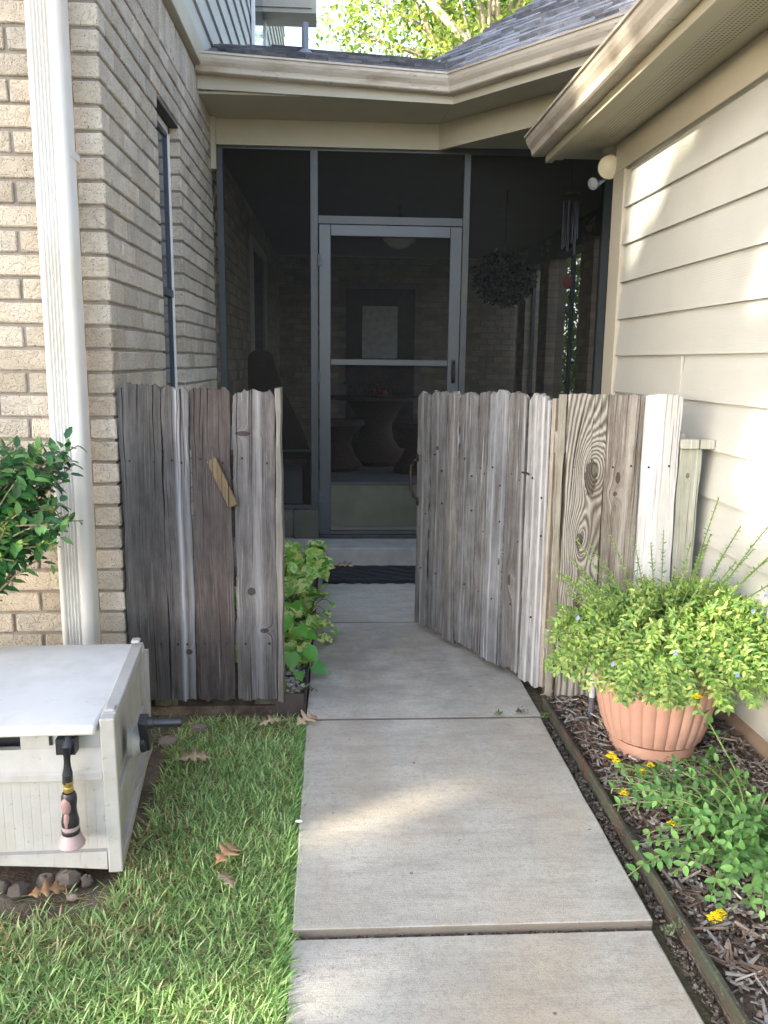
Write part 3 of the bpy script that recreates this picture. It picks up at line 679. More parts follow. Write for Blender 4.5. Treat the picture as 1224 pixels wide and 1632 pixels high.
for z in (1.925, 1.195, .405):
    b = MB(); b.box(-.123, -.096, YD - .026, YD - .0185, z - .034, z + .034); b.tube([(-.122, YD - .026, z - .037), (-.122, YD - .026, z + .037)], .006, 8)
    b.build('hinge', surf('blue_grey_metal', (0.06, 0.075, 0.10), (0.10, 0.12, 0.15), 60, .5), door)
b = MB(); b.smooth = True
b.box(.742, .768, YD - .024, YD - .0185, 1.165, 1.315); b.tube([(.755, YD - .03, 1.30), (.755, YD - .052, 1.285), (.754, YD - .058, 1.24), (.754, YD - .052, 1.19), (.755, YD - .028, 1.172)], [.008, .010, .011, .010, .008], 10)
b.build('handle', M_BLACK, door, bevel=.001)
b = MB(); b.smooth = True; b.lathe([(.0001, 0), (.005, .001), (.006, .008)], seg=12, M=Matrix.Translation((.757, YD - .032, 1.276)) @ Matrix.Rotation(-PI / 2, 4, 'X')); b.build('lock_button', surf('chrome', (0.6, 0.6, 0.6), (0.7, 0.7, 0.7), 9, .2, .0, metal=.9), door)
b = MB(); b.box(-.123, .795, YD - .03, YD + .05, .1245, .149); b.build('threshold', surf('dark_threshold', (0.03, 0.033, 0.035), (0.06, 0.062, 0.06), 20, .5), porch, bevel=.004)
# roof with separate shingle tabs
b = MB(); rr = random.Random(9)
def tabs(O, e, up, nrows, length, cond, start=-.3, exposure=.14):
    O = Vector(O); e = Vector(e).normalized(); up = Vector(up).normalized(); nn = e.cross(up)
    if nn.z < 0: nn = -nn
    for k in range(nrows):
        s = start + rr.uniform(0, .2)
        while s < length:
            wd = rr.choice([.10, .13, .16, .20, .26]); q = O + e * (s + wd / 2) + up * (k * exposure)
            if cond(q):
                g = rr.uniform(.7, 1.45) * (1.7 if e.y < -.3 else .9); b.col = (g, g, g * 1.02)  # turned slope coloured lighter: grazing sky sheen painted into its tabs
                lift = rr.choice([.004, .008, .016]); d0 = -rr.uniform(0, .02)
                p = [O + e * s + up * (k * exposure + d0), O + e * (s + wd - .004) + up * (k * exposure + d0), O + e * (s + wd - .004) + up * ((k + 1) * exposure + .03), O + e * s + up * ((k + 1) * exposure + .03)]
                lo = [p[0] + nn * 0.0, p[1] + nn * 0.0, p[2] - nn * .004, p[3] - nn * .004]; hi = [p[0] + nn * (lift + .006), p[1] + nn * (lift + .006), p[2] + nn * .002, p[3] + nn * .002]
                b.add(lo + hi, [(0, 1, 2, 3), (4, 5, 6, 7), (0, 1, 5, 4), (1, 2, 6, 5), (2, 3, 7, 6), (3, 0, 4, 7)])
            s += wd
E0 = Vector((.62, 4.885, 2.862)); up_h = Vector((.776, .63, 0)).normalized()
SA, SB = .40, .62
V2 = Vector((.66, 5.90, 0)); Rd = Vector((.80, .60, 0)).normalized()
val = lambda q: (q.x - .62) * 1.0 - (q.y - 4.885) * .035
below = lambda q: Rd.x * (q.y - V2.y) - Rd.y * (q.x - V2.x) < 0
zB = lambda q: 2.862 + SB * ((q.x - .62) * .776 + (q.y - 4.885) * .63)
eA = Vector((1.42, 0.01, -.062)); upA = Vector((0, 1, SA)); upB = up_h + Vector((0, 0, SB))
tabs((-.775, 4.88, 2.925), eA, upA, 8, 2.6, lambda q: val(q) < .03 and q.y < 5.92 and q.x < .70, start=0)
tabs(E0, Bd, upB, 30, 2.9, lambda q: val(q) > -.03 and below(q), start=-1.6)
A0 = Vector((-.775, 4.88, 2.925)); V3 = Vector((V2.x, V2.y, zB(V2))); A3 = Vector((-.775, 5.95, 3.353))
b.col = (.7, .7, .7); dn = Vector((0, 0, -.006))
b.add([A0 + dn, E0 + dn, V3 + dn, A3 + dn], [(0, 1, 2, 3)])
b.add([A3 + dn, V3 + dn, Vector((1.0, 7.6, 2.95)), Vector((-.775, 7.6, 2.95))], [(0, 1, 2, 3)])
p1 = E0 + Bd * 2.9; q2 = V2 + Rd * 3.2; q2 = Vector((q2.x, q2.y, zB(q2))); q3 = Vector((p1.x + 1.9, p1.y + 1.6, 0)); q3.z = zB(q3)
b.add([E0 + dn, p1 + dn, q3 + dn, q2 + dn, V3 + dn], [(0, 1, 2, 3, 4)])
b.add([V3 + dn, q2 + dn, q2 + Vector((-1.5, 2.0, -1.6)), V3 + Vector((-.2, 1.8, -.4))], [(0, 1, 2, 3)])
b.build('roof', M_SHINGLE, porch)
b = MB(); b.add([Vector((-.8, 5.5, 2.90)), Vector((2.6, 5.5, 2.90)), Vector((2.6, 11.6, 2.90)), Vector((-.8, 11.6, 2.90))], [(0, 1, 2, 3)]); b.build('roof_deck', M_SHINGLE, porch)
b = MB(); b.smooth = True; b.tube([(-.205, 5.62, 3.05), (-.205, 5.62, 3.365)], .022, 16); b.lathe([(.07, 3.165), (.035, 3.205), (.028, 3.21)], -.205, 5.62, 20); b.build('vent_pipe', M_PIPE, porch)
# inside: brick walls
b = MB(); rr = random.Random(4); m_ = MB()
for k in range(32):
    z0 = .13 + k * CH; off = .1 * (k % 2)
    y = 5.62 - off
    while y < 11.3:
        if y > 5.5: jb(b, XB - .09, XB, y, min(y + .19, 11.3), z0, z0 + .0675)
        y += .2
    x = -.775 - off
    while x < 2.5:
        if not (.10 < x + .1 < 1.05 and z0 < 2.25): jb(b, x, x + .19, 11.3, 11.39, z0, z0 + .0675)
        x += .2
M_INBRICK = surf('inner_brick', (0.30, 0.245, 0.175), (0.42, 0.35, 0.26), 9, .85, .6, .003, 60, col=True)
b.build('inner_brick_wall', M_INBRICK, porch)
b = MB(); b.box(XB - .08, XB - .01, 5.5, 11.3, .13, 2.65); b.box(-.775, .12, 11.315, 11.39, .13, 2.65); b.box(1.03, 2.5, 11.315, 11.39, .13, 2.65); b.box(.12, 1.03, 11.315, 11.39, 2.24, 2.65); b.build('inner_mortar', M_MORTAR, porch)
# inner side window, and brick piers of the open right side
b = MB(); b.box(XB + .001, XB + .03, 7.6, 7.68, .9, 2.3); b.box(XB + .001, XB + .03, 9.0, 9.08, .9, 2.3); b.box(XB + .001, XB + .03, 7.6, 9.08, 2.3, 2.38)
o = b.build('inner_window', M_TRIM, porch); g = MB(); g.box(XB + .001, XB + .008, 7.68, 9.0, .9, 2.3); g.build('pane', M_PANE, o)
for y in (7.60, 9.20, 10.30):
    b = MB(); mm = MB(); mm.box(2.305, 2.495, y + .01, y + .39, .13, 2.66)
    for k in range(32):
        z0 = .13 + k * CH
        if k % 2: jb(b, 2.30, 2.50, y, y + .19, z0, z0 + .0675); jb(b, 2.30, 2.50, y + .2, y + .40, z0, z0 + .0675)
        else: jb(b, 2.30, 2.50, y, y + .09, z0, z0 + .0675); jb(b, 2.30, 2.50, y + .1, y + .30, z0, z0 + .0675); jb(b, 2.30, 2.50, y + .31, y + .40, z0, z0 + .0675)
    o = b.build('brick_pier', M_INBRICK, porch); mm.build('mortar', M_MORTAR, o)
b = MB(); b.box(2.30, 2.50, 5.5, 11.4, 2.42, 2.655); b.build('side_beam', M_GREY, porch)
for y0, y1, scn in ((5.5, 7.59, 1), (8.01, 9.19, 1), (9.61, 10.29, 0), (10.71, 11.29, 1)):
    b = MB(); ym = (y0 + y1) / 2 if scn else y1; b.box(2.38, 2.42, ym - .02, ym + (.02 if scn else -.001), .13, 2.418); b.box(2.38, 2.42, y0, ym - .021, .131, .17); b.box(2.38, 2.42, y0, ym - .021, .90, .94); b.build('side_frame', M_GREY, porch)
    if not scn: continue
    b = MB(); b.add([(2.40, y0, .17), (2.40, y1, .17), (2.40, y1, 2.42), (2.40, y0, 2.42)], [(0, 1, 2, 3)]); b.build('screen', M_SCREEN, porch)
# back door with lace glass
b = MB(); b.box(.115, 1.035, 11.28, 11.34, .13, 2.245); bd_ = b.build('back_door', M_DARKWOOD, porch, bevel=.004)
b = MB(); b.box(.33, .80, 11.262, 11.279, 1.34, 2.02); b.build('door_glass', M_LACE, bd_)
for x0 in (.28, .81):
    b = MB(); b.box(x0, x0 + .04, 11.255, 11.279, 1.29, 2.07); b.build('glass_trim', M_DARKWOOD, bd_)

# ================================================================== SIDING HOUSE (right)
XS = 1.42
side = thing('siding_house', 'cream lap-sided house wing on the right with low vented eave', 'house', (XS, 4.3, 0))
b = MB()
for k in range(-7, 7):
    z = 1.342 + k * .1785
    if z > 2.24: continue
    z1 = min(z + .183, 2.244)
    b.prism([(XS - .018, z), (XS - .002, z1), (XS + .02, z1), (XS + .02, z)], -3.0, 4.178, 'y')
for (yj, kz) in ((2.30, 2), (3.35, -1), (1.1, 0)):
    z = 1.342 + kz * .1785; b.box(XS - .0195, XS - .010, yj, yj + .003, z + .001, z + .17)
b.build('lap_siding', M_SIDING, side)
b = MB(); b.box(XS - .026, XS + .05, 4.18, 4.345, .07, 2.243); b.build('corner_trim', M_TRIM, side, bevel=.003)
b = MB(); b.box(XS - .020, XS + .03, -3, 4.345, 2.245, 2.385); b.build('frieze_board', M_TRIM, side, bevel=.003)
b = MB(); b.box(XS + .021, 6.5, -3, 4.34, -.1, 2.60); b.build('wall_core', M_TRIM, side)
b = MB(); b.box(XS + .004, XS + .10, -3, 4.345, -.12, .085); b.build('foundation', surf('tan_foundation', (0.30, 0.22, 0.16), (0.40, 0.31, 0.24), 6, .9, .4, .003, 80), side)
b = MB(); b.box(1.155, 1.21, -3, 4.66, 2.378, 2.39); b.box(1.3405, XS + .02, -3, 4.66, 2.386, 2.398); b.box(1.2105, 1.34, 4.32, 4.66, 2.386, 2.398); b.build('soffit', M_BEAM, side)
b = MB(); b.box(1.2105, 1.340, -3, 4.32, 2.386, 2.398); b.build('soffit_vent', M_VENT, side)
b = MB(); b.box(1.118, 1.154, -3, 4.66, 2.362, 2.52); b.box(1.155, XS + .02, 4.64, 4.66, 2.399, 2.50); b.build('fascia', M_BEAM, side, bevel=.002)
b = MB(); b.sweep([Vector((1.117, 4.70, 2.400)), Vector((1.117, -3, 2.400))], [(q[0] * 1.12, q[1] * 1.12) for q in gut_prof]); b.build('gutter', M_GUTTER, side)
b = MB(); b.prism([(1.06, 2.515), (6.5, 4.80), (6.5, 4.76), (1.06, 2.49)], -3, 4.68, 'y'); b.build('roof', M_SHINGLE, side)
# flood light under the corner
fl_ = thing('flood_light', 'twin flood light with cream lamp head under the corner eave', 'light', (1.40, 4.42, 2.30))
b = MB(); b.smooth = True
b.lathe([(.045, 0), (.045, .018), (.03, .03)], seg=20, M=Matrix.Translation((1.40, 4.42, 2.385)) @ Matrix.Rotation(PI, 4, 'X')); b.tube([(1.40, 4.42, 2.37), (1.405, 4.42, 2.32)], .02, 12); b.build('mount', M_BEAM, fl_)
def lamp(base, d, R, ln, m1, nm):
    d = Vector(d).normalized(); M = Matrix.Translation(base) @ d.to_track_quat('Z', 'Y').to_matrix().to_4x4()
    b = MB(); b.smooth = True; b.lathe([(R * .42, 0), (R * .5, ln * .2), (R * .62, ln * .45), (R * .97, ln * .85), (R, ln)], seg=24, M=M); o = b.build(nm, M_BEAM if m1 else M_BLACK, fl_)
    b = MB(); b.smooth = True; b.lathe([(R * .96, ln * .96), (R * .93, ln * 1.02), (R * .6, ln * 1.10), (.0001, ln * 1.14)], seg=24, M=M); b.build('lens', M_LAMPWHITE if m1 else M_PIPE, o)
lamp((1.425, 4.46, 2.315), (-.42, -.85, -.28), .058, .12, True, 'lamp_head')
lamp((1.39, 4.50, 2.25), (-.75, -.55, -.35), .033, .09, False, 'motion_sensor')
b = MB(); b.smooth = True; b.tube([(1.405, 4.42, 2.34), (1.42, 4.45, 2.32), (1.40, 4.49, 2.26)], .012, 8); b.build('arm', M_BLACK, fl_)

# ================================================================== LEFT FENCE
YF = 2.952
lf = thing('fence_panel', 'short dark weathered picket panel between brick corner and walk on the left', 'fence', (-.77, YF, 0))
dk, lt = (0.036, 0.034, 0.033), (0.125, 0.121, 0.120)
mats = [wood(dk, lt, streaks=[(.02, .012, .25)]),
        wood(dk, (0.15, 0.142, 0.147), knots=[(.070, .19, .016, .014, .02)], streaks=[(.052, .009, .95), (.08, .012, .4)], white=(.34, .35, .38)),
        wood((0.033, 0.027, 0.026), (0.115, 0.10, 0.098), stain=(0.055, 0.034, 0.026)),
        wood((0.040, 0.036, 0.036), (0.17, 0.162, 0.165), knots=[(.035, 1.00, .035, .012, .03), (.10, .27, .02, .012, .03), (.055, .42, .02, .02, .015)], streaks=[(.085, .014, .5), (.03, .05, .1)], white=(.33, .34, .36)),
        wood((0.10, 0.095, 0.09), (0.26, 0.25, 0.235))]
for i, (x0, w_, h, ears, sl) in enumerate([(-.765, .146, 1.172, .022, 0), (-.6165, .094, 1.165, .016, -.004), (-.5175, .139, 1.160, .022, 0), (-.369, .148, 1.150, .018, .004)]):
    nl = [(.03, .90 + .004 * i), (w_ - .03, .895), (.03, .22), (w_ - .03, .22)]
    put_picket(lf, 'picket', (x0 + .77, -.004 * (i % 2), .042), w_, h, .016, 40 + i, mat=mats[i], ears=ears, slope=sl, nails=nl, cracks=3, rag=.009)
o = put_picket(lf, 'edge_board', (-.2195 + .77, -.012, .035), .021, 1.168, .09, 77, mat=mats[4], ears=0, nails=(), cracks=0, rag=.004)
mp_ = wood((0.10, 0.09, 0.06), (0.21, 0.195, 0.135))
for x0 in (-.69, -.315):
    b = MB(); b.box(x0, x0 + .085, .030, .115, -.06, 1.0) if False else None
    o = picket(.085, 1.06, .085, int(abs(x0) * 100), ears=0, rag=.002, cracks=0).build('post', [mp_, M_BLACK], lf, world=False); o.location = (x0 + .77, .0535, -.05)
mr = wood((0.20, 0.195, 0.185), (0.38, 0.37, 0.36))
for z in (.98, .26):
    b = MB(); b.box(-.77, -.225, YF + .017, YF + .052, z, z + .085); b.build('rail', mr, lf, bevel=.003)
b = MB(); M = Matrix.Translation((-.4085, YF - .013, .868)) @ Matrix.Rotation(math.radians(-24), 4, 'Y')
b.box(-.018, .018, -.011, .011, -.092, .092, M); b.build('latch_block', wood((0.10, 0.075, 0.045), (0.20, 0.155, 0.10)), lf, bevel=.002)

# ================================================================== GATE (swung open)
ga = thing('wooden_gate', 'weathered grey board gate swung open across the right of the walk', 'gate', (.379, 3.89, 0), math.atan2(-.84, .441))
bx = [0, .106, .238, .338, .468, .541, .667, .782, .914]
gm = [((.048, .045, .042), (.235, .228, .22)), ((.050, .049, .048), (.225, .222, .222)), ((.054, .050, .047), (.25, .238, .226)), ((.052, .051, .051), (.25, .25, .252)),
      ((.048, .045, .044), (.225, .22, .22)), ((.07, .073, .079), (.27, .28, .30)), ((.048, .045, .044), (.20, .193, .195)), ((.10, .097, .098), (.39, .39, .40))]
gk = [[], [(.05, .87, .014, .014, .01)], [], [], [], [(.10, .45, .016, .04, .04)], [(.04, .38, .022, .06, .04)], []]
gs = [[(.05, .008, .25)], [(.05, .006, .2)], [(.06, .004, .35)], [(.04, .004, .35)], [(.05, .003, .3)], [(.04, .006, .4), (.10, .006, .3)], [(.10, .008, .4)], [(.04, .008, .7), (.085, .007, .9), (.115, .005, .8)]]
for i in range(8):
    w_ = bx[i + 1] - bx[i] - .0065; s = (bx[i] + w_ / 2) / .914
    bot = .045 - .02 * s + [0, .0, -.012, .01, .004, .0, .01, -.01][i]; top = 1.158 + .030 * s + [0, .004, .0, -.002, .004, .010, .002, -.004][i]
    put_picket(ga, 'gate_board', (bx[i], .004 * (i % 3 == 1) - .003 * (i == 5), bot), w_, top - bot, .018, 90 + i,
               mat=wood(gm[i][0], gm[i][1], gk[i], gs[i], white=(.48, .49, .51), stain=(.058, .047, .040)), ears=.024 if w_ > .08 else .012,
               nails=[(w_ * .3, .82 + .02 * (i % 2)), (w_ * .75, .80 - .03 * (i % 2)), (w_ * .5, .28), (w_ * .8, .62 if i % 2 else .55)], cracks=4, rag=.011)
for z in (.90, .22):
    b = MB(); b.box(.01, .905, .022, .058, z, z + .085); b.build('rail', mr, ga, world=False, bevel=.003)
b = MB(); M = Matrix.Translation((.455, .042, .60)) @ Matrix.Rotation(math.radians(-37), 4, 'Y'); b.box(-.46, .46, -.016, .016, -.04, .04, M); b.build('brace', mr, ga, world=False, bevel=.003)
b = MB(); b.box(.9155, .935, .0, .06, .03, 1.17); b.build('end_strip', wood((.22, .19, .15), (.42, .38, .33)), ga, world=False, bevel=.002)
b = MB(); b.smooth = True   # iron pull handle
b.tube([(.006, -.004, .842), (.000, -.018, .838), (-.008, -.026, .815), (-.010, -.030, .76), (-.006, -.027, .70), (.004, -.018, .665), (.012, -.004, .655)], [.006, .007, .008, .009, .008, .007, .006], 10)
b.blob((.010, -.003, .852), .014, .006, .020, seed=2); b.blob((.014, -.003, .642), .013, .006, .020, seed=3)
b.build('handle', M_BLACK, ga, world=False)
b = MB(); b.smooth = True; b.tube([(.775, -.012, .875), (.80, -.014, .877), (.812, -.006, .870)], .004, 8); b.build('bolt', M_BLACK, ga, world=False)

# ================================================================== RIGHT FENCE
rf = thing('fence_panel', 'pale swirled-grain picket panel beside the siding wall behind the potted plant', 'fence', (.812, 3.0, 0))
rm = [wood((.17, .155, .12), (.40, .38, .33)),
      wood((.085, .073, .060), (.38, .365, .335), knots=[(.105, .895, .030, .060, .06), (.095, .86, .06, .17, .06), (.065, .62, .032, .085, .075), (.075, .38, .045, .09, .075)], ring=.40, fine=.7, freq=270, warp=.008, xs=.45, white=(.62, .62, .60)),
      wood((.050, .036, .028), (.33, .305, .275), knots=[(.045, .80, .020, .022, .035), (.052, .86, .012, .03, .02)], streaks=[(.09, .018, .35)], freq=110, stain=(.075, .045, .03), white=(.50, .47, .43)),
      wood((.36, .36, .36), (.58, .59, .60), streaks=[(.05, .03, .6)], white=(.74, .75, .77), stain=(.46, .43, .40)),
      wood((.23, .24, .20), (.42, .43, .375), knots=[(.035, .93, .010, .014, .02), (.045, .47, .012, .014, .02)], streaks=[])]
for i, (x0, w_, h) in enumerate([(0, .026, 1.165), (.035, .1435, 1.170), (.182, .134, 1.168), (.319, .142, 1.170)]):
    put_picket(rf, 'picket', (x0, 0, .022), w_, h, .017, 140 + i, mat=rm[i], ears=(.003, .010, .004, .016)[i],
               nails=[] if i == 0 else [(.03, .90), (w_ - .035, .905)] + ([(.022, .84), (.020, .75)] if i == 1 else []), cracks=(0, 2, 4, 2)[i], rag=.004)
for z in (.97, .2):
    b = MB(); b.box(.812, 1.30, 3.018, 3.055, z, z + .08); b.build('rail', mr, rf, bevel=.003)
o = picket(.082, 1.03, .082, 801, ears=0, rag=.001, cracks=0).build('post', [rm[4], M_BLACK], rf, world=False); o.location = (.468, .004, -.04)
b = MB(); b.box(1.276, 1.402, 2.985, 3.075, .9925, 1.028); b.build('post_cap', wood((.28, .28, .25), (.46, .46, .41)), rf, bevel=.003)
o = picket(.085, 1.05, .085, 803, ears=0, rag=.001, cracks=0).build('post', [mp_, M_BLACK], rf, world=False); o.location = (.02, .057, -.05)

# ================================================================== EDGING
b = MB()
pts = [(.818, -1.0), (.815, .6), (.806, 1.4), (.803, 2.0), (.800, 2.5), (.796, 2.96)]
b.sweep([Vector((x, y, 0)) for x, y in pts], [(.002, -.06), (.002, .022), (.006, .027), (.007, .033), (.003, .037), (-.006, .037), (-.009, .032), (-.008, .027), (-.002, .022), (-.002, -.06)])
o = b.build('metal_edging', M_EDGE); tag(o, 'long rusty green steel edging strip along the mulch bed', 'edging')
b = MB(); b.box(-.125, -.117, 2.955, 4.4, -.05, .025); b.box(-.232, -.1255, 2.950, 2.956, -.05, .062)
o = b.build('metal_edging', surf('dark_edging', (.045, .035, .032), (.075, .06, .055), 12, .7, .5, .002, 80)); tag(o, 'dark brown edging plate closing the gravel bed behind the left fence', 'edging')

# ================================================================== HOSE BOX
hb = thing('hose_reel_box', 'white and grey resin hose reel box beside the brick wall', 'hose box', (-.548, 1.955, 0), math.radians(2.0))
def P_(mb, name, mat, **k): return mb.build(name, mat, hb, world=False, **k)
Me = Matrix.Translation((0, 0, 0)) @ Matrix.Rotation(math.radians(4.5), 4, 'Z')
b = MB(); prof = [(0, 0.0), (-.022, .43), (.60, .412), (.655, 0.0)]
b.prism([(0.028, .03), (.006, .40), (.575, .385), (.625, .03)], -.030, -.014, 'x', Me)
b.prism([(0, .0), (-.022, .43), (.012, .43), (.034, .0)], -.036, 0, 'x', Me)
b.prism([(.565, .4125), (.60, .412), (.655, .0), (.62, .0)], -.036, 0, 'x', Me)
b.prism([(.0125, .43), (.5645, .4130), (.566, .385), (.0137, .397)], -.036, 0, 'x', Me)
b.prism([(.033, .0), (.0305, .032), (.617, .032), (.62, .0)], -.036, 0, 'x', Me)
b.prism([(.024, .17), (.0225, .20), (.594, .20), (.598, .17)], -.0302, -.004, 'x', Me)
for y0 in (.025, .545): b.prism([(y0, .425), (y0, .435), (y0 + .035, .434), (y0 + .035, .424)], -.031, -.005, 'x', Me)
P_(b, 'end_panel', M_RESIN, bevel=.004, seg=2)
b = MB(); b.prism([(0, .0), (-.022, .43), (.60, .412), (.655, 0.0)], -.99, -.955, 'x'); P_(b, 'end_panel', M_RESIN, bevel=.004)
b = MB(); b.box(-.954, -.037, .012, .030, .045, .262)
for k in range(40):
    x = -.05 - k * .0225
    b.prism([(x - .010, .0125), (x - .0085, .0117), (x + .0085, .0117), (x + .010, .0125)], .062, .252)
n = 14                                   # arched lower rail
for i in range(n):
    s0, s1 = i / n, (i + 1) / n; x0, x1 = -.954 + .917 * s0, -.954 + .917 * s1
    a = lambda s: .012 + .028 * math.sin(PI * s)
    b.add([(x0, -.004, a(s0)), (x1, -.004, a(s1)), (x1, -.004, .062), (x0, -.004, .062), (x0, .03, a(s0)), (x1, .03, a(s1)), (x1, .03, .062), (x0, .03, .062)],
          [(0, 1, 2, 3), (4, 7, 6, 5), (0, 4, 5, 1), (3, 2, 6, 7), (0, 3, 7, 4), (1, 5, 6, 2)])
b.prism([(.010, .252), (-.008, .262), (-.008, .280), (-.002, .286), (.010, .340), (.03, .340), (.03, .252)], -.954, -.037, 'x')
b.box(-.235, -.037, .008, .028, .3405, .398); b.box(-.954, -.70, .008, .028, .3405, .398)
P_(b, 'front_panel', M_RESIN, bevel=.0025)
b = MB(); b.box(-.70, -.235, .06, .08, .3, .395); b.box(-.165, -.158, .004, .02, .352, .388); P_(b, 'hose_slot', M_BLKPLASTIC)
b = MB(); b.box(-.954, -.037, .035, .60, .03, .06); b.box(-.954, -.037, .60, .62, .03, .38); P_(b, 'body', M_RESIN)
b = MB(); n = 10; vs = []; fs = []
for i in range(n + 1):                   # slightly domed lid
    for j in range(n + 1):
        sx, sy = i / n, j / n; x = -.960 + (.917) * sx; y = -.035 + .630 * sy
        e = min(sx, 1 - sx) * .9; e2 = min(sy, 1 - sy) * .6; z = .424 - .010 * sy - (.006 if min(e, e2) < .005 else 0) + .006 * math.sin(PI * sx) * math.sin(PI * sy)
        vs.append((x, y, z))
top = len(vs); vs += [(x, y, z - .026) for x, y, z in vs]
for i in range(n):
    for j in range(n):
        q = i * (n + 1) + j; fs.append((q, q + n + 1, q + n + 2, q + 1)); fs.append((top + q, top + q + 1, top + q + n + 2, top + q + n + 1))
for i in range(n):
    q = i; fs.append((q, q + 1, top + q + 1, top + q)); q = n * (n + 1) + i; fs.append((q, top + q, top + q + 1, q + 1))
    q = i * (n + 1); fs.append((q, top + q, top + q + n + 1, q + n + 1)); q = i * (n + 1) + n; fs.append((q, q + n + 1, top + q + n + 1, top + q))
b.smooth = True; b.add(vs, fs); P_(b, 'lid', M_LID, bevel=.008, seg=3)
ck = MB(); ck.smooth = True
Mh = Matrix.Translation((-.012, .205, .262)) @ Matrix.Rotation(PI / 2, 4, 'Y')
b = MB(); b.smooth = True; b.lathe([(.045, 0), (.045, .012), (.038, .018), (.036, .030)], seg=28, M=Mh); P_(b, 'crank_collar', M_RESIN)
ck.lathe([(.032, .018), (.032, .040), (.024, .046)], seg=24, M=Mh); Mk = Matrix.Translation((.028, .205, .262)) @ Matrix.Rotation(math.radians(22), 4, 'X')
ck.box(-.010, .014, -.020, .020, -.020, .085, Mk); ck.tube([Mk @ Vector((0, 0, .068)), Mk @ Vector((.105, 0, .068))], .0125, 14); ck.lathe([(.016, 0), (.016, .02)], seg=14, M=Mk @ Matrix.Translation((.01, 0, .068)) @ Matrix.Rotation(PI / 2, 4, 'Y'))
P_(ck, 'crank', M_BLKPLASTIC, bevel=.002)
# nozzle hanging out of the slot
nz = thing('hose_nozzle', 'faded pink and black hose nozzle hanging on the hose box front', 'nozzle', (-.658, 1.905, .12))
nx_, ny_ = -.656, 1.905
b = MB(); b.smooth = True; b.tube([(nx_ + .002, 1.965, .375), (nx_ + .002, 1.93, .385), (nx_ + .002, ny_, .370), (nx_, ny_, .30), (nx_ - .001, ny_, .277)], [.011, .012, .0125, .0125, .0125], 14); b.box(nx_ - .028, nx_ + .018, 1.915, 1.945, .345, .385); b.build('hose_end', M_BLKPLASTIC, nz)
b = MB(); b.smooth = True; b.lathe([(.011, .254), (.012, .258), (.012, .266), (.010, .268), (.0125, .272), (.0125, .282)], nx_, ny_, 20); b.build('brass_coupling', M_BRASS, nz)
b = MB(); b.smooth = True; b.lathe([(.014, .160), (.021, .166), (.0215, .178), (.018, .195), (.0165, .212), (.019, .232), (.0185, .243), (.015, .252)], nx_, ny_, 24); b.build('grip', M_BLKPLASTIC, nz)
b = MB(); b.smooth = True; b.blob((nx_ - .003, ny_ - .011, .222), .0135, .0125, .027, seed=1); b.blob((nx_ - .003, ny_ - .0115, .183), .0095, .0115, .030, seed=1); b.build('grip_inlay', M_PINK, nz)
b = MB(); b.smooth = True; b.lathe([(.018, .144), (.0205, .146), (.0205, .156), (.021, .158), (.021, .165), (.016, .166)], nx_, ny_, 24); b.build('collar', M_PALEPINK, nz)
b = MB(); b.smooth = True; b.lathe([(.0001, .112), (.030, .110), (.0325, .114), (.027, .128), (.0215, .143), (.012, .146)], nx_, ny_, 28, fn=lambda i, t: 1 + .03 * math.cos(14 * t)); b.build('spray_head', M_PALEPINK, nz)
b = MB(); b.smooth = True; b.lathe([(.0215, .1435), (.0225, .146), (.0222, .1535), (.0215, .155)], nx_, ny_, 24); b.build('black_ring', M_BLKPLASTIC, nz)

# stones under the front of the box
stones = [(-.845, 1.925, .030, .020, 'round brown stone at the left end of the row under the hose box', .9), (-.79, 1.90, .034, .022, 'dark purplish rounded stone in front of the hose box', .62),
          (-.735, 1.935, .032, .024, 'mid-grey stone tucked under the middle of the hose box', .8), (-.685, 1.945, .042, .026, 'largest brown-grey stone under the hose box front', 1.0),
          (-.635, 1.94, .022, .018, 'small dark stone beside the big one under the hose box', .7), (-.655, 1.885, .020, .010, 'flat pinkish stone lying at the grass edge by the hose box', 1.5),
          (-.585, 2.72, .040, .022, 'pale rough stone at the fence foot by the box corner', 1.7), (-.495, 2.82, .038, .022, 'pale rough stone under the gap between the second and third pickets', 1.5)]
for i, (x, y, R_, h, lb, g) in enumerate(stones):
    b = MB(); b.smooth = True; g *= .55; R_ *= .80; b.col = (g, g * .95, g * .92); b.blob((x, y, -.022 + h * .45), R_, R_ * .72, h, jit=.20, seed=60 + i)
    o = b.build('stone', M_STONE, loc=(x, y, -.02)); tag(o, lb, 'stone', 'stones by the hose box and fence')

# ================================================================== DOOR MAT
b = MB(); rr = random.Random(8); n = 40
fr_ = [(-.085 + .80 * i / n, 4.735 + .010 * math.sin(i * 1.3) + rr.uniform(-.006, .006)) for i in range(n + 1)]
bk_ = [(.715 - .80 * i / n, 5.125 + .006 * math.sin(i * 1.1) + (-.014 if i % 9 == 4 else 0)) for i in range(n + 1)]
b.prism(fr_ + bk_, .004, .014)
for k in range(13):
    y = 4.762 + k * .028
    b.add(*(lambda q: (q.v, q.f))(MB().tube([(-.075 + .78 * i / 26, y + .007 * math.sin(i * 1.25 + k * 1.7), .0145) for i in range(27)], .006, 6)))
o = b.build('door_mat', M_RUBBER); tag(o, 'black wavy-edged rubber mat at the foot of the porch step', 'door mat')

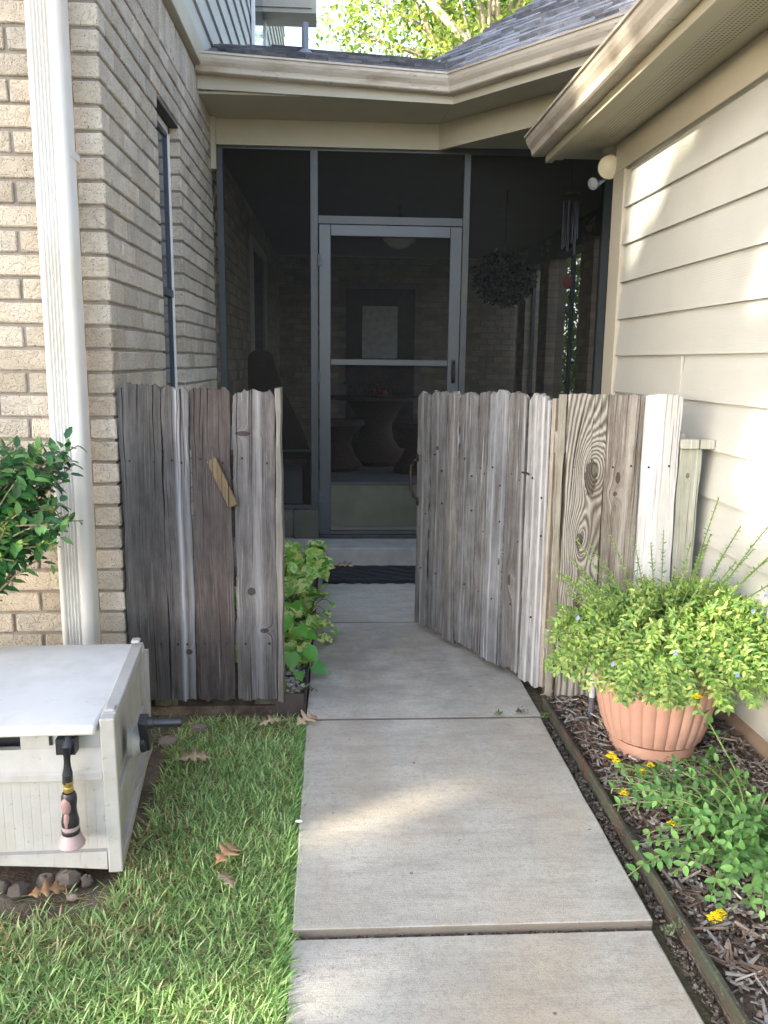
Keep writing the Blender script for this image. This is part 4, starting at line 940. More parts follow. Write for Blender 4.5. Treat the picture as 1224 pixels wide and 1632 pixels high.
# ================================================================== POT AND STAKE
PX, PY = 1.082, 2.60
pot = thing('flower_pot', 'large fluted terracotta plastic pot standing on the mulch', 'flower pot', (PX, PY, 0))
b = MB(); b.smooth = True
flute = lambda i, t: 1 + (.040 * (abs(math.cos(14 * t)) ** .6 - .75)) * ((0, .6, 1, 1, 1, .6, 0)[i] if i < 7 else 0)
b.lathe([(q[0] * 1.12, q[1] * 1.02) for q in [(.128, .058), (.142, .066), (.156, .11), (.168, .165), (.177, .215), (.182, .250), (.1835, .262), (.187, .264), (.190, .275), (.197, .315), (.200, .335), (.205, .340), (.207, .352), (.203, .358), (.192, .356), (.188, .330), (.188, .30), (.0001, .298)]], PX, PY, 224, fn=flute)
b.build('pot_body', M_TERRA, pot)
b = MB(); b.smooth = True; b.lathe([(.122, -.005), (.136, .0), (.140, .02), (.143, .048), (.144, .056), (.120, .0577)], PX, PY, 64); b.build('saucer_base', M_TERRA, pot)
b = MB()
b.smooth = True; b.add(*(lambda q: (q.v, q.f))(MB().tube([(PX + .2085 * math.cos(t), PY + .2085 * math.sin(t), .268 + .0025 * math.sin(40 * t)) for t in [2 * PI * i / 160 for i in range(161)]], .0028, 6)))
b.build('rope_moulding', M_TERRA, pot)
b = MB(); b.lathe([(.205, .325), (.0001, .330)], PX, PY, 30); b.build('potting_soil', M_SOIL, pot)
st = thing('garden_stake_light', 'slim dark garden light stake with silver sticker next to the pot', 'garden light', (.945, 2.84, 0))
b = MB(); b.smooth = True; b.tube([(.945, 2.84, -.03), (.945, 2.84, .225)], .0115, 16); b.build('stake', surf('grey_tube', (.10, .10, .12), (.16, .16, .18), 9, .4), st)
b = MB(); b.smooth = True; b.tube([(.945, 2.84, .085), (.945, 2.84, .19)], .0122, 16, cap=False); b.build('sticker', M_LABEL, st)
b = MB(); b.smooth = True; b.lathe([(.014, .225), (.024, .235), (.025, .31), (.022, .318)], .945, 2.84, 20); b.build('lamp_body', surf('olive_plastic', (.20, .19, .13), (.28, .27, .19), 9, .5), st)

# ================================================================== PLANTS
M_POTLEAF = leafmat('small_green_leaf', .34, .55); M_DARKLEAF = leafmat('glossy_dark_leaf', .22, .28, spec=.5); M_LANTLEAF = leafmat('lantana_leaf', .28, .5)
M_POTHOS = leafmat('marbled_leaf', .30, .28, vary=((.62, .64, .24), 34, .47), spec=.5); M_GRASS = leafmat('grass_blade', .35, .5, spec=.3); M_TREELEAF = leafmat('tree_leaf', .55, .5)

def leafy_stems(stems, leaf_len, ratio, spacing, palette, weights=None, tpl=T_OVATE, pairs=True, droop=.25, var=.15, start=.12, sizefn=None, palfn=None):
    P, D, Nn, Ls, Cs = [], [], [], [], []
    for s in stems:
        s = [Vector(p) for p in s]; seg = [(s[i + 1] - s[i]).length for i in range(len(s) - 1)]; tot = sum(seg)
        t = tot * start; k = 0
        while t <= tot:
            q = t; i = 0
            while i < len(seg) - 1 and q > seg[i]: q -= seg[i]; i += 1
            p = s[i].lerp(s[i + 1], min(1, q / max(seg[i], 1e-6))); d = (s[i + 1] - s[i]).normalized()
            a = d.cross(Vector((0, 0, 1)));
            if a.length < .2: a = Vector((1, 0, 0))
            a.normalize(); bb = a.cross(d); ang = k * PI / 2 + rnd.uniform(-.5, .5)
            for m in ((0, PI) if pairs else (0,)):
                o_ = a * math.cos(ang + m) + bb * math.sin(ang + m); dd = (o_ + d * rnd.uniform(.35, .9) - Vector((0, 0, droop * rnd.random()))).normalized()
                P.append(p); D.append(dd); n_ = (Vector((0, 0, 1)) * .8 + d * .5 + Vector((rnd.uniform(-.4, .4), rnd.uniform(-.6, .2), rnd.uniform(-.2, .2)))); Nn.append(n_)
                f_ = (sizefn(t / tot) if sizefn else 1.0) * rnd.uniform(.75, 1.15); Ls.append(leaf_len * f_)
            t += spacing * rnd.uniform(.8, 1.2); k += 1
    n = len(P); c = cols(n, palette, var, weights)
    if palfn is not None: c = c * palfn(np.array([tuple(p) for p in P]))
    return (tpl, np.array([tuple(p) for p in P]), np.array([tuple(p) for p in D]), np.array([tuple(p) for p in Nn]), np.array(Ls), ratio, c)

def arc(p0, p1, lift, n=6):
    p0, p1 = Vector(p0), Vector(p1); out = []
    for i in range(n + 1):
        s = i / n; q = p0.lerp(p1, s); q.z += lift * 4 * s * (1 - s); out.append(q)
    return out

# --- plumbago-like plant in the pot
plant = thing('potted_plant', 'bushy yellow-green plant with tiny pale blue flowers overflowing the pot', 'plant', (PX, PY, .33))
stems = []
for i in range(800):
    a = rnd.uniform(0, 2 * PI); R_ = (.06 + .39 * rnd.random() ** .7)
    ex = PX + .06 + math.cos(a) * R_ * (1.12 if math.cos(a) > 0 else 1.03); ey = PY - .03 + math.sin(a) * R_ * (.62 if math.sin(a) > 0 else .85); ex = min(ex, 1.405)
    ez = .505 + .08 * math.sin(a) * R_ / .44 - .19 * (R_ / .44) ** 2 + rnd.uniform(-.09, .09); ez = max(ez, .31)
    stems.append(arc((PX + math.cos(a) * .1 * rnd.random(), PY + math.sin(a) * .1, .33), (ex, min(ey, 2.93), ez), .05 + .04 * rnd.random()))
tall = [(1.285, 2.68, .86), (1.22, 2.72, .70), (1.33, 2.6, .78), (1.36, 2.42, .74), (1.37, 2.50, .80), (.86, 2.72, .70), (.93, 2.7, .73), (1.02, 2.74, .72), (1.12, 2.72, .74), (.78, 2.68, .58), (.72, 2.62, .50), (.70, 2.56, .42), (1.30, 2.75, .70), (1.39, 2.5, .70), (1.07, 2.7, .70), (.80, 2.66, .72), (1.16, 2.6, .66), (1.34, 2.7, .68), (1.26, 2.66, .74), (.98, 2.62, .64), (.90, 2.66, .64), (.76, 2.5, .48), (1.38, 2.6, .70), (1.36, 2.38, .66)]
tall += [(rnd.uniform(.72, 1.40), rnd.uniform(2.5, 2.86), rnd.uniform(.48, .64)) for _ in range(60)]
ts = [arc((PX + .3 * (x - PX), PY + .2 * (y - PY), .38), (x, y, z), .02) for x, y, z in tall]
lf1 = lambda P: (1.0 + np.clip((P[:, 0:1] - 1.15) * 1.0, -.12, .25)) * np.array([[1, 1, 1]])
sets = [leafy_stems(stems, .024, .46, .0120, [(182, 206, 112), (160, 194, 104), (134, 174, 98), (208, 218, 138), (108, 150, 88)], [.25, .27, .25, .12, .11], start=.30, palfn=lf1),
        leafy_stems(ts, .024, .46, .0135, [(140, 178, 98), (116, 158, 86), (172, 198, 108), (112, 152, 100)], droop=.1, start=.15, sizefn=lambda t: 1.15 - .6 * t)]
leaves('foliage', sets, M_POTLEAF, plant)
b = MB(); b.smooth = True
for s in stems[::2] + ts: b.tube(s, [.0018] * len(s), 4, cap=False)
b.build('stem', M_STEM, plant)
for (x, y, z) in [(.985, 2.24, .475), (1.155, 2.20, .42), (1.29, 2.40, .55), (1.355, 2.45, .585), (.77, 2.5, .50), (.84, 2.35, .40)]:
    b = MB()
    for k in range(5):
        M = Matrix.Translation((x, y, z)) @ Matrix.Rotation(k * 2 * PI / 5, 4, 'Y') @ Matrix.Rotation(.25, 4, 'X'); b.prism([(0, 0), (.003, .0045), (0, .008), (-.003, .0045)], -.0005, .0005, 'y', M)
    b.build('flower', M_BLUEPETAL, plant)

# --- lantana sprawling over the mulch
lan = thing('lantana_plant', 'sprawling green plant with yellow flower clusters over the mulch bed edge', 'plant', (1.12, 1.95, 0))
tips = [(.79, 2.09, .11), (.80, 1.93, .09), (.845, 2.02, .13), (.86, 2.27, .10), (.91, 2.22, .12), (.95, 2.24, .13), (1.0, 2.14, .15), (.875, 1.93, .13), (.82, 1.80, .06), (.86, 1.78, .09), (.90, 1.70, .12), (.93, 1.62, .10), (1.0, 1.66, .13), (1.02, 1.80, .18), (1.06, 1.92, .2), (1.10, 2.08, .18), (1.14, 1.74, .16), (1.22, 1.9, .2), (1.28, 2.05, .16), (1.25, 1.7, .15), (.96, 1.90, .16), (.93, 2.04, .15), (1.16, 2.16, .14), (1.3, 1.85, .15), (1.1, 1.6, .12), (.89, 1.86, .14), (.99, 1.55, .08), (.94, 1.78, .15), (1.0, 1.98, .19), (.88, 2.12, .10), (1.20, 1.60, .12), (1.05, 1.72, .15), (1.33, 1.65, .12)]
tips += [(.762, 2.06, .10), (.770, 1.90, .08), (.775, 1.83, .07), (.80, 2.17, .09), (.83, 2.10, .12), (1.06, 2.28, .12), (1.12, 2.30, .10), (.95, 2.33, .08), (.99, 2.26, .14)]
ls = [arc((1.12 + rnd.uniform(-.05, .05), 1.93 + rnd.uniform(-.05, .05), .01), t, .04 + .03 * rnd.random()) for t in tips]
ls += [arc(Vector((1.12, 1.93, .02)).lerp(Vector(t), .35), Vector(t) + Vector((rnd.uniform(-.09, .12), rnd.uniform(-.12, .10), rnd.uniform(-.05, .02))), .04) for t in tips]
tall_l = arc((1.15, 1.93, .06), (1.058, 2.235, .325), .01)
sets = [leafy_stems(ls[:len(tips)] + ls[len(tips)::2], .038, .60, .027, [(94, 142, 78), (112, 160, 88), (128, 174, 98), (78, 122, 66)], start=.12, droop=.3, sizefn=lambda t: 1.1 - .45 * t),
        leafy_stems([tall_l], .036, .55, .038, [(80, 128, 66)], start=.35)]
leaves('foliage', sets, M_LANTLEAF, lan)
b = MB(); b.smooth = True
for s in ls[:len(tips)] + ls[len(tips)::2] + [tall_l]: b.tube(s, [.0022] * 5 + [.0016] * 2, 5, cap=False)
b.build('stem', M_STEM, lan)
def lflower(x, y, z, R_, k):
    b = MB(); rr = random.Random(k)
    for i in range(int(34 * R_ / .012)):
        a = rr.uniform(0, 2 * PI); q = R_ * math.sqrt(rr.random()); M = Matrix.Translation((x + q * math.cos(a), y + q * math.sin(a) * .8, z + .004 + 1.1 * (R_ - q))) @ Matrix.Rotation(rr.uniform(-.9, -.2), 4, 'X') @ Matrix.Rotation(rr.uniform(-.5, .5), 4, 'Y') @ Matrix.Rotation(rr.uniform(0, 6), 4, 'Z')
        s = .0046
        for p in range(4):
            b.add([M @ (Matrix.Rotation(p * PI / 2, 3, 'Z') @ Vector(v)) for v in ((0, 0, 0), (s, -s * .6, .001), (s * 1.5, 0, .0006), (s, s * .6, .001))], [(0, 1, 2, 3)])
    b.build('flower', M_YELLOW, lan)
for k, (x, y, z, R_) in enumerate([(.845, 2.325, .105, .014), (.853, 2.30, .10, .012), (.800, 2.085, .115, .011), (.906, 2.225, .105, .009), (.935, 2.24, .115, .010), (.885, 1.955, .10, .0085), (1.056, 2.232, .335, .013), (.893, 2.215, .10, .007), (.812, 1.545, .125, .0155), (.828, 1.556, .125, .013)]): lflower(x, y, z, R_, k)
b = MB(); b.smooth = True; b.tube(arc((1.05, 1.72, .05), (.822, 1.55, .12), .03), .0018, 5); b.build('flower_stem', M_STEM, lan)
b = MB(); b.smooth = True; b.tube(arc((1.0, 2.1, .05), (.85, 2.31, .10), .03), .0016, 5); b.build('flower_stem', M_STEM, lan)

# --- shrub at the left
sh = thing('leafy_shrub', 'glossy dark green shrub with pale buds in front of the brick wall and downspout', 'shrub', (-1.15, 2.45, 0))
ss = []
for i in range(560):
    x = rnd.uniform(-1.45, -.80); z = rnd.uniform(.72, 1.06); y = rnd.uniform(2.30, 2.66)
    edge = (x + .80) / .75; z = z if x < -.86 else rnd.choice([rnd.uniform(.95, 1.04), rnd.uniform(.76, .88)])
    ss.append(arc((-1.2 + rnd.uniform(-.08, .08), 2.45, .35 + .4 * rnd.random()), (x, y, z), .03))
ss += [arc((-1.1, 2.45, .9), (-.765, 2.42, 1.075), .02), arc((-1.1, 2.45, .9), (-.80, 2.45, 1.0), .02), arc((-1.1, 2.45, .7), (-.80, 2.40, .80), .02), arc((-1.1, 2.45, .7), (-.83, 2.40, .70), .02)]
sets = [leafy_stems(ss, .044, .56, .023, [(62, 114, 62), (74, 132, 70), (48, 92, 56), (112, 166, 92), (132, 180, 104)], [.28, .27, .22, .14, .09], pairs=False, start=.38, droop=.2),
        leafy_stems([arc(s[-2], s[-1], 0, 3) for s in ss[:560:8]], .020, .5, .006, [(160, 180, 90), (130, 160, 70)], start=.5)]
leaves('foliage', sets, M_DARKLEAF, sh)
b = MB(); b.smooth = True
for s in ss[::3]: b.tube(s, [.005, .0045, .004, .0035, .003, .0025, .002], 5, cap=False)
for k in range(5): b.tube(arc((-1.15 + .02 * k, 2.47, -.03), (-1.2 + rnd.uniform(-.1, .1), 2.45, .5), .0), [.011] * 7, 6, cap=False)
b.build('branch', M_WSTEM, sh)

# --- pothos-like plant behind the left fence
po = thing('variegated_plant', 'yellow marbled heart-leaved plant spilling onto the walk behind the left fence', 'plant', (-.25, 3.9, 0))
ps, P, D, Nn, Ls = [], [], [], [], []
for i in range(210):
    y = rnd.uniform(3.38, 4.75); x = rnd.uniform(-.50, -.085 if y > 3.75 else -.14); hmax = .08 + .22 * min(1, max(0, (y - 3.35) / .9)); hmax *= 1 - .45 * max(0, (x + .22) / .2)
    z = rnd.uniform(.25, 1.0) * hmax + .03
    P.append((x, y, z)); D.append((rnd.uniform(-.5, .8), rnd.uniform(-1, .2), rnd.uniform(-.5, .35))); Nn.append((rnd.uniform(-.3, .5), rnd.uniform(-.9, 0), 1)); Ls.append(rnd.uniform(.065, .115))
    ps.append(arc((x - .05, y + .08, 0), (x, y, z), .03, 4))
for (x, y, z, l) in [(-.085, 3.75, .10, .06), (-.06, 3.85, .11, .055), (-.045, 3.80, .07, .05), (-.03, 3.92, .13, .04), (-.09, 3.6, .07, .06), (-.07, 3.68, .05, .055), (-.02, 3.74, .05, .045), (-.05, 3.7, .03, .05)]:
    P.append((x, y, z)); D.append((.5, -.8, -.2)); Nn.append((.2, -.4, 1)); Ls.append(l); ps.append(arc((x - .1, y + .1, .05), (x, y, z), .04, 4))
sets = [(T_HEART, np.array(P), np.array(D), np.array(Nn), np.array(Ls), np.full(len(P), .92), cols(len(P), [(96, 160, 62), (112, 174, 68), (136, 190, 84), (78, 140, 60)], .12))]
leaves('foliage', sets, M_POTHOS, po)
# plainer broad leaves low at the front
P = [(-.175, 3.42, .17), (-.13, 3.36, .10), (-.19, 3.30, .10), (-.10, 3.28, .05), (-.225, 3.45, .22), (-.215, 3.06, .065), (-.14, 3.48, .12), (-.20, 3.55, .24), (-.16, 3.22, .045)]
D = [(.5, -.8, -.1), (.6, -.5, -.6), (.1, -.6, -.9), (.8, -.5, -.2), (-.1, -.5, -.9), (.1, -.3, -.9), (.7, -.7, 0), (.3, -.8, .1), (.4, -.9, -.4)]
leaves('foliage', [(T_HEART, np.array(P), np.array(D, float), np.tile([[.1, -.7, .8]], (9, 1)), np.array([.085, .08, .08, .075, .09, .05, .07, .09, .05]), np.full(9, .86), cols(9, [(98, 168, 64), (116, 182, 78), (74, 140, 62)], .1))], leafmat('broad_green_leaf', .3, .28, spec=.5), po)
b = MB(); b.smooth = True
for s in ps: b.tube(s, .0022, 5, cap=False)
b.build('stem', M_STEM, po)
b = MB(); b.smooth = True; b.tube([(-.21, 3.07, .05), (-.17, 3.06, .035), (-.13, 3.05, .045), (-.105, 3.06, .06)], .002, 5); b.build('stem', M_STEM, po)

# --- lawn
G_P = []
def grass_area(x0, x1, y0, y1, n, cond=None):
    p = np.stack([rng.uniform(x0, x1, n), rng.uniform(y0, y1, n)], 1)
    return p if cond is None else p[cond(p)]
def keep(p):
    x, y = p[:, 0], p[:, 1]; k = rng.random(len(p))
    pr = np.ones(len(p))
    nz_ = np.sin(x * 19 + 3 * np.sin(y * 7)) * np.sin(y * 15 + 2 * np.sin(x * 11)) * .5 + .5
    thin = np.clip((-.36 - x) / .14, 0, 1) * ((y > 1.9) & (y < 2.65)); pr = pr * (1 - .35 * thin)
    dirt = (x < -.575) & (y > 1.82); pr = np.where(dirt, pr * .10, pr)
    dirt2 = (x < -.50) & (y > 1.76) & (y <= 1.82); pr = np.where(dirt2, pr * .55, pr)
    pr = np.where(y > 2.78, pr * .55, pr); pr = pr * (.45 + .75 * nz_)
    inbox = (x < -.56) & (y > 1.93) & (y < 2.64); pr = np.where(inbox, 0, pr)
    return k < pr
pp = np.concatenate([grass_area(-1.25, -.118, 1.30, 2.92, 84000, keep), grass_area(-3.2, -1.25, .2, 2.92, 9000, keep), grass_area(-1.4, -.118, .3, 1.30, 11000, keep)])
n = len(pp); P = np.concatenate([pp, np.full((n, 1), -.036)], 1)
az = rng.uniform(0, 2 * PI, n); ti = rng.uniform(.25, 1.35, n); D = np.stack([np.cos(az) * np.sin(ti), np.sin(az) * np.sin(ti), np.cos(ti)], 1)
Nn = np.stack([np.cos(az) * -np.cos(ti), np.sin(az) * -np.cos(ti), np.sin(ti)], 1) + rng.normal(0, .25, (n, 3))
ln = rng.uniform(.020, .056, n); wd = rng.uniform(.0020, .0048, n) / ln
cc = cols(n, [(146, 180, 112), (168, 200, 130), (120, 158, 96), (190, 216, 152), (202, 214, 158), (204, 196, 160)], .18, [.30, .28, .18, .15, .06, .03])
dry = (rng.random(n) < np.clip((-.33 - pp[:, 0]) / .25, 0, 1) * .3 * ((pp[:, 1] > 1.65) & (pp[:, 1] < 2.7)) + .25 * (pp[:, 1] > 2.74)); cc[dry] = cols(int(dry.sum()), [(168, 150, 112), (140, 124, 88), (190, 174, 136)], .12)
q = n // 2
m_ = 9000; tp = np.stack([rng.uniform(-1.2, -.12, m_), rng.uniform(1.32, 2.93, m_)], 1); tp = tp[keep(tp)]; m_ = len(tp); ta = rng.uniform(0, 2 * PI, m_)
thatch = (blade_template(.1), np.concatenate([tp, np.full((m_, 1), -.028) + rng.uniform(0, .014, (m_, 1))], 1), np.stack([np.cos(ta), np.sin(ta), rng.uniform(-.1, .25, m_)], 1), np.stack([rng.normal(0, .3, m_), rng.normal(0, .3, m_), np.ones(m_)], 1), rng.uniform(.02, .05, m_), .06, cols(m_, [(176, 160, 124), (150, 132, 98), (128, 112, 84)], .15))
e_ = 2600; ey = rng.uniform(1.2, 2.86, e_); ed = (blade_template(.6), np.stack([rng.uniform(-.150, -.112, e_), ey, np.full(e_, -.03)], 1), np.stack([rng.uniform(.0, .9, e_), rng.normal(0, .5, e_), np.full(e_, .9)], 1), rng.normal(0, 1, (e_, 3)) + [-1, 0, .5], rng.uniform(.022, .05, e_), .085, cols(e_, [(134, 172, 106), (110, 150, 90), (160, 192, 126)], .16))
leaves('grass', [thatch, ed, (blade_template(.25), P[:q], D[:q], Nn[:q], ln[:q], wd[:q], cc[:q]), (blade_template(.55), P[q:], D[q:], Nn[q:], ln[q:], wd[q:], cc[q:])], M_GRASS)
tag(bpy.data.objects['grass'], 'green lawn grass between the hose box and the walk', 'grass', kind='stuff')

# weeds in the joints
def weed(x, y, n, s, lb, pal):
    P = np.tile([[x, y, .004]], (n, 1)) + rng.normal(0, s * .35, (n, 3)) * [1, .6, .05]; a = rng.uniform(0, 2 * PI, n); t = rng.uniform(.3, 1.3, n)
    D = np.stack([np.cos(a) * np.sin(t), np.sin(a) * np.sin(t), np.cos(t)], 1); P[:, 2] += rng.uniform(0, s * .6, n)
    o = leaves('weed', [(T_OVATE, P - [x, y, 0], D, np.tile([[0, -.3, 1]], (n, 1)), rng.uniform(.3, .7, n) * s, .4, cols(n, pal, .2))], M_LANTLEAF); o.location = (x, y, 0)
    tag(o, lb, 'weed', 'weeds growing in the walk joints')
weed(.60, 2.862, 26, .022, 'tiny grey-green weed low in the walk joint', [(92, 104, 74), (110, 120, 86)])
weed(.69, 2.88, 22, .03, 'wispy weed in the walk joint nearest the gate hinge', [(96, 100, 76), (70, 84, 56)])
weed(.775, 2.84, 22, .026, 'green weed at the edging beside the walk joint', [(96, 124, 66)])
weed(.775, 1.66, 26, .03, 'pale weed between edging and near slab corner', [(104, 116, 84)])
weed(-.115, 3.10, 26, .03, 'dry brown weed sprig at the bed corner on the left', [(88, 80, 60), (70, 74, 46)])

# oak leaves
def oak(x, y, z, s, rz, tilt, lb, k, mat=M_DRYLEAF):
    rr = random.Random(k); s *= .85; out = []; prof = [(0, .02), (.10, .05), (.16, .13), (.22, .20), (.28, .20), (.30, .12), (.33, .07), (.38, .08), (.42, .20), (.48, .32), (.55, .34), (.57, .26), (.56, .14), (.60, .07), (.66, .09), (.72, .20), (.79, .26), (.84, .22), (.82, .12), (.86, .07), (.93, .08), (.98, .06), (1.03, .02)]
    pr = [(t, w * rr.uniform(.8, 1.15)) for t, w in prof]; pl = [(t, w * rr.uniform(.8, 1.15)) for t, w in prof]
    b = MB(); b.smooth = True; cz = lambda t, w: .10 * math.sin(PI * t) + (.55 if k % 2 else .9) * w * w
    vs = []; mid = []
    for (t, w), (t2, w2) in zip(pr, pl):
        vs += [(t * s, w * s, cz(t, w) * s), (t * s, 0, cz(t, 0) * s), (t2 * s, -w2 * s, cz(t2, w2) * s)]
    fs = []
    for i in range(len(prof) - 1): q = 3 * i; fs += [(q, q + 3, q + 4, q + 1), (q + 1, q + 4, q + 5, q + 2)]
    b.add(vs, fs); b.tube([(-.18 * s, .02 * s, .0), (0, 0, 0)], .0012, 5)
    o = b.build('oak_leaf', mat); so = o.modifiers.new('solid', 'SOLIDIFY'); so.thickness = .0008
    o.location = (x, y, z); o.rotation_euler = (tilt, 0.05, rz); tag(o, lb, 'leaf', 'fallen oak leaves')
oak(-.52, 2.54, .012, .125, .2, .25, 'tan dry oak leaf on the grass below the crank handle', 1)
oak(-.145, 2.79, .012, .13, .9, .35, 'curled tan oak leaf at the walk corner beside the left fence', 2)
oak(-.20, 2.86, .0, .10, -2.8, -.2, 'thin dry leaf lying behind the curled one at the walk corner', 3)
oak(-.315, 1.97, .008, .115, 1.1, .3, 'orange-brown oak leaf in the middle of the lawn', 4, surf('orange_oak_leaf', (.27, .15, .075), (.40, .25, .14), 12, .75, .4, .002, 60))
oak(-.300, 1.93, .006, .08, -.9, -.2, 'smaller brown leaf touching the orange one in the lawn', 5)
oak(-.755, 1.865, .002, .10, .4, .3, 'brown crumpled leaf by the stones under the hose box', 6, surf('brown_oak_leaf', (.15, .08, .04), (.27, .16, .09), 12, .75, .4, .002, 60))
oak(-.01, 5.10, .022, .14, .0, .3, 'tan oak leaf on the back edge of the black mat', 7)
b = MB(); b.smooth = True; b.blob((-.108, 2.168, .006), .011, .006, .003, jit=.15, seed=4); o = b.build('petal', surf('white_petal', (.72, .72, .70), (.8, .8, .78), 30)); tag(o, 'single white petal at the left edge of the walk', 'petal')

# ================================================================== INSIDE THE PORCH
tb = thing('dining_table', 'round dark table inside the porch behind the screen door', 'table', (.45, 9.6, .13))
b = MB(); b.smooth = True; b.lathe([(.0001, .87), (.58, .87), (.58, .90), (.0001, .90)], .45, 9.6, 40); b.build('table_top', M_DARKWOOD, tb)
b = MB(); b.smooth = True; b.lathe([(.40, .13), (.42, .18), (.30, .28), (.20, .42), (.18, .55), (.26, .74), (.36, .868)], .45, 9.6, 32); b.build('pedestal', M_WICKER, tb)
def stool(x, y, lb):
    t = thing('urn_stool', lb, 'stool', (x, y, .13), group='hourglass wicker stools')
    b = MB(); b.smooth = True; b.lathe([(.25, .13), (.26, .17), (.17, .30), (.13, .40), (.15, .50), (.24, .60)], x, y, 28); b.build('stool_base', M_WICKER, t)
    b = MB(); b.smooth = True; b.lathe([(.26, .601), (.28, .62), (.27, .67), (.0001, .68)], x, y, 28); b.build('cushion', M_WICKER, t); return t
stool(.02, 9.0, 'hourglass wicker stool at the left side of the porch table'); stool(.86, 8.8, 'hourglass wicker stool at the right of the porch table')
bq = thing('flower_arrangement', 'red and pink flower arrangement on the porch table', 'flowers', (.5, 9.6, .90))
P = rng.normal(0, .10, (160, 3)) * [1.4, 1, .7] + [.5, 9.6, .98]; P = P[P[:, 2] > .915]; n = len(P); leaves('blossom', [(T_OVATE, P, rng.normal(0, 1, (n, 3)), rng.normal(0, 1, (n, 3)), .06, .6, cols(n, [(110, 44, 34), (120, 70, 74), (80, 36, 30), (40, 54, 34)], .2))], M_LANTLEAF, bq)
b = MB(); b.smooth = True; b.lathe([(.06, .9005), (.09, .93), (.06, .97)], .5, 9.6, 20); b.build('bowl', M_REDGLASS, bq)
fan = thing('ceiling_fan', 'ceiling fan with cream glass bowl light hanging in the porch', 'ceiling fan', (.55, 7.7, 2.66))
b = MB(); b.smooth = True; b.tube([(.55, 7.7, 2.659), (.55, 7.7, 2.50)], .02, 12); b.lathe([(.08, 2.40), (.12, 2.42), (.12, 2.48), (.05, 2.505)], .55, 7.7, 28); b.build('motor', M_DARKWOOD, fan)
for k in range(5):
    a = k * 2 * PI / 5 + .3; M = Matrix.Translation((.55, 7.7, 2.44)) @ Matrix.Rotation(a, 4, 'Z') @ Matrix.Rotation(.18, 4, 'X'); b = MB(); b.prism([(.13, -.04), (.62, -.07), (.66, -.04), (.66, .04), (.62, .07), (.13, .04)], -.004, .004, 'z', M); b.build('blade', M_DARKWOOD, fan)
b = MB(); b.smooth = True; b.lathe([(.0001, 2.29), (.08, 2.31), (.14, 2.36), (.15, 2.395), (.08, 2.398)], .55, 7.7, 28); b.build('light_bowl', M_CREAMGLASS, fan)
ch = thing('armchair', 'high-backed slatted chair inside the porch at the left', 'chair', (-.50, 6.6, .13))
b = MB(); b.smooth = True; n = 12
b.prism([(-.70, .60)] + [(-.70 + .0, 1.25)] + [(-.60 - .10 * math.cos(PI * i / n), 1.30 + .08 * math.sin(PI * i / n)) for i in range(n + 1)] + [(-.44, 1.1), (-.30, .80), (-.22, .60)], 6.60, 6.63, 'y'); b.build('backrest', M_DARKWOOD, ch)
b = MB(); b.box(-.74, -.20, 6.1, 6.6, .54, .58); b.build('seat', M_DARKWOOD, ch)
for x in (-.72, -.26):
    for y in (6.12, 6.58): b = MB(); b.box(x, x + .045, y, y + .045, .131, .539); b.build('leg', M_DARKWOOD, ch)
hp = thing('hanging_plant', 'dark hanging fern basket inside the right porch screen', 'hanging plant', (1.36, 6.9, 1.95))
n = 3400; P = rng.normal(0, 1, (n, 3)); P = unit(P) * rng.uniform(.2, 1, (n, 1)) * [.26, .26, .22] + [1.36, 6.9, 1.98]; leaves('foliage', [(T_CARD, P, rng.normal(0, 1, (n, 3)) - [0, 0, .4], rng.normal(0, 1, (n, 3)), .05, .5, cols(n, [(20, 34, 22), (26, 44, 28)], .2))], M_DARKLEAF, hp)
b = MB(); b.smooth = True; b.lathe([(.06, 1.80), (.13, 1.86), (.15, 1.95), (.14, 1.951)], 1.36, 6.9, 20); b.build('basket', M_DARKWOOD, hp); b = MB(); b.tube([(1.36, 6.9, 1.95), (1.36, 6.9, 2.659)], .004, 6); b.build('hanger', M_BLACK, hp)
wc = thing('wind_chime', 'wind chime with long metal tubes and red teardrop sail behind the screen', 'wind chime', (1.565, 5.75, 2.66))
b = MB(); b.smooth = True; b.lathe([(.0001, 2.40), (.062, 2.405), (.062, 2.42), (.0001, 2.43)], 1.565, 5.75, 24); b.build('top_plate', M_DARKWOOD, wc)
for k in range(6):
    a = k * PI / 3; b = MB(); b.smooth = True; zz = 2.37 - .0; l = .24 + .022 * k; b.tube([(1.565 + .047 * math.cos(a), 5.75 + .047 * math.sin(a), zz), (1.565 + .047 * math.cos(a), 5.75 + .047 * math.sin(a), zz - l)], .0095, 12); b.build('tube', M_TUBE, wc)
b = MB(); b.tube([(1.565, 5.75, 2.43), (1.565, 5.75, 2.659)], .0015, 5); b.tube([(1.565, 5.75, 2.40), (1.565, 5.75, 1.90)], .0012, 5); b.build('cord', M_BLACK, wc)
b = MB(); b.prism([(1.565 + .035 * math.sin(t) * (1 - .25 * (1 + math.cos(t)) / 2), 1.850 - .045 * -math.cos(t) * 1.1) for t in [2 * PI * i / 20 for i in range(20)]], 5.748, 5.752, 'y'); b.build('sail', M_REDGLASS, wc)

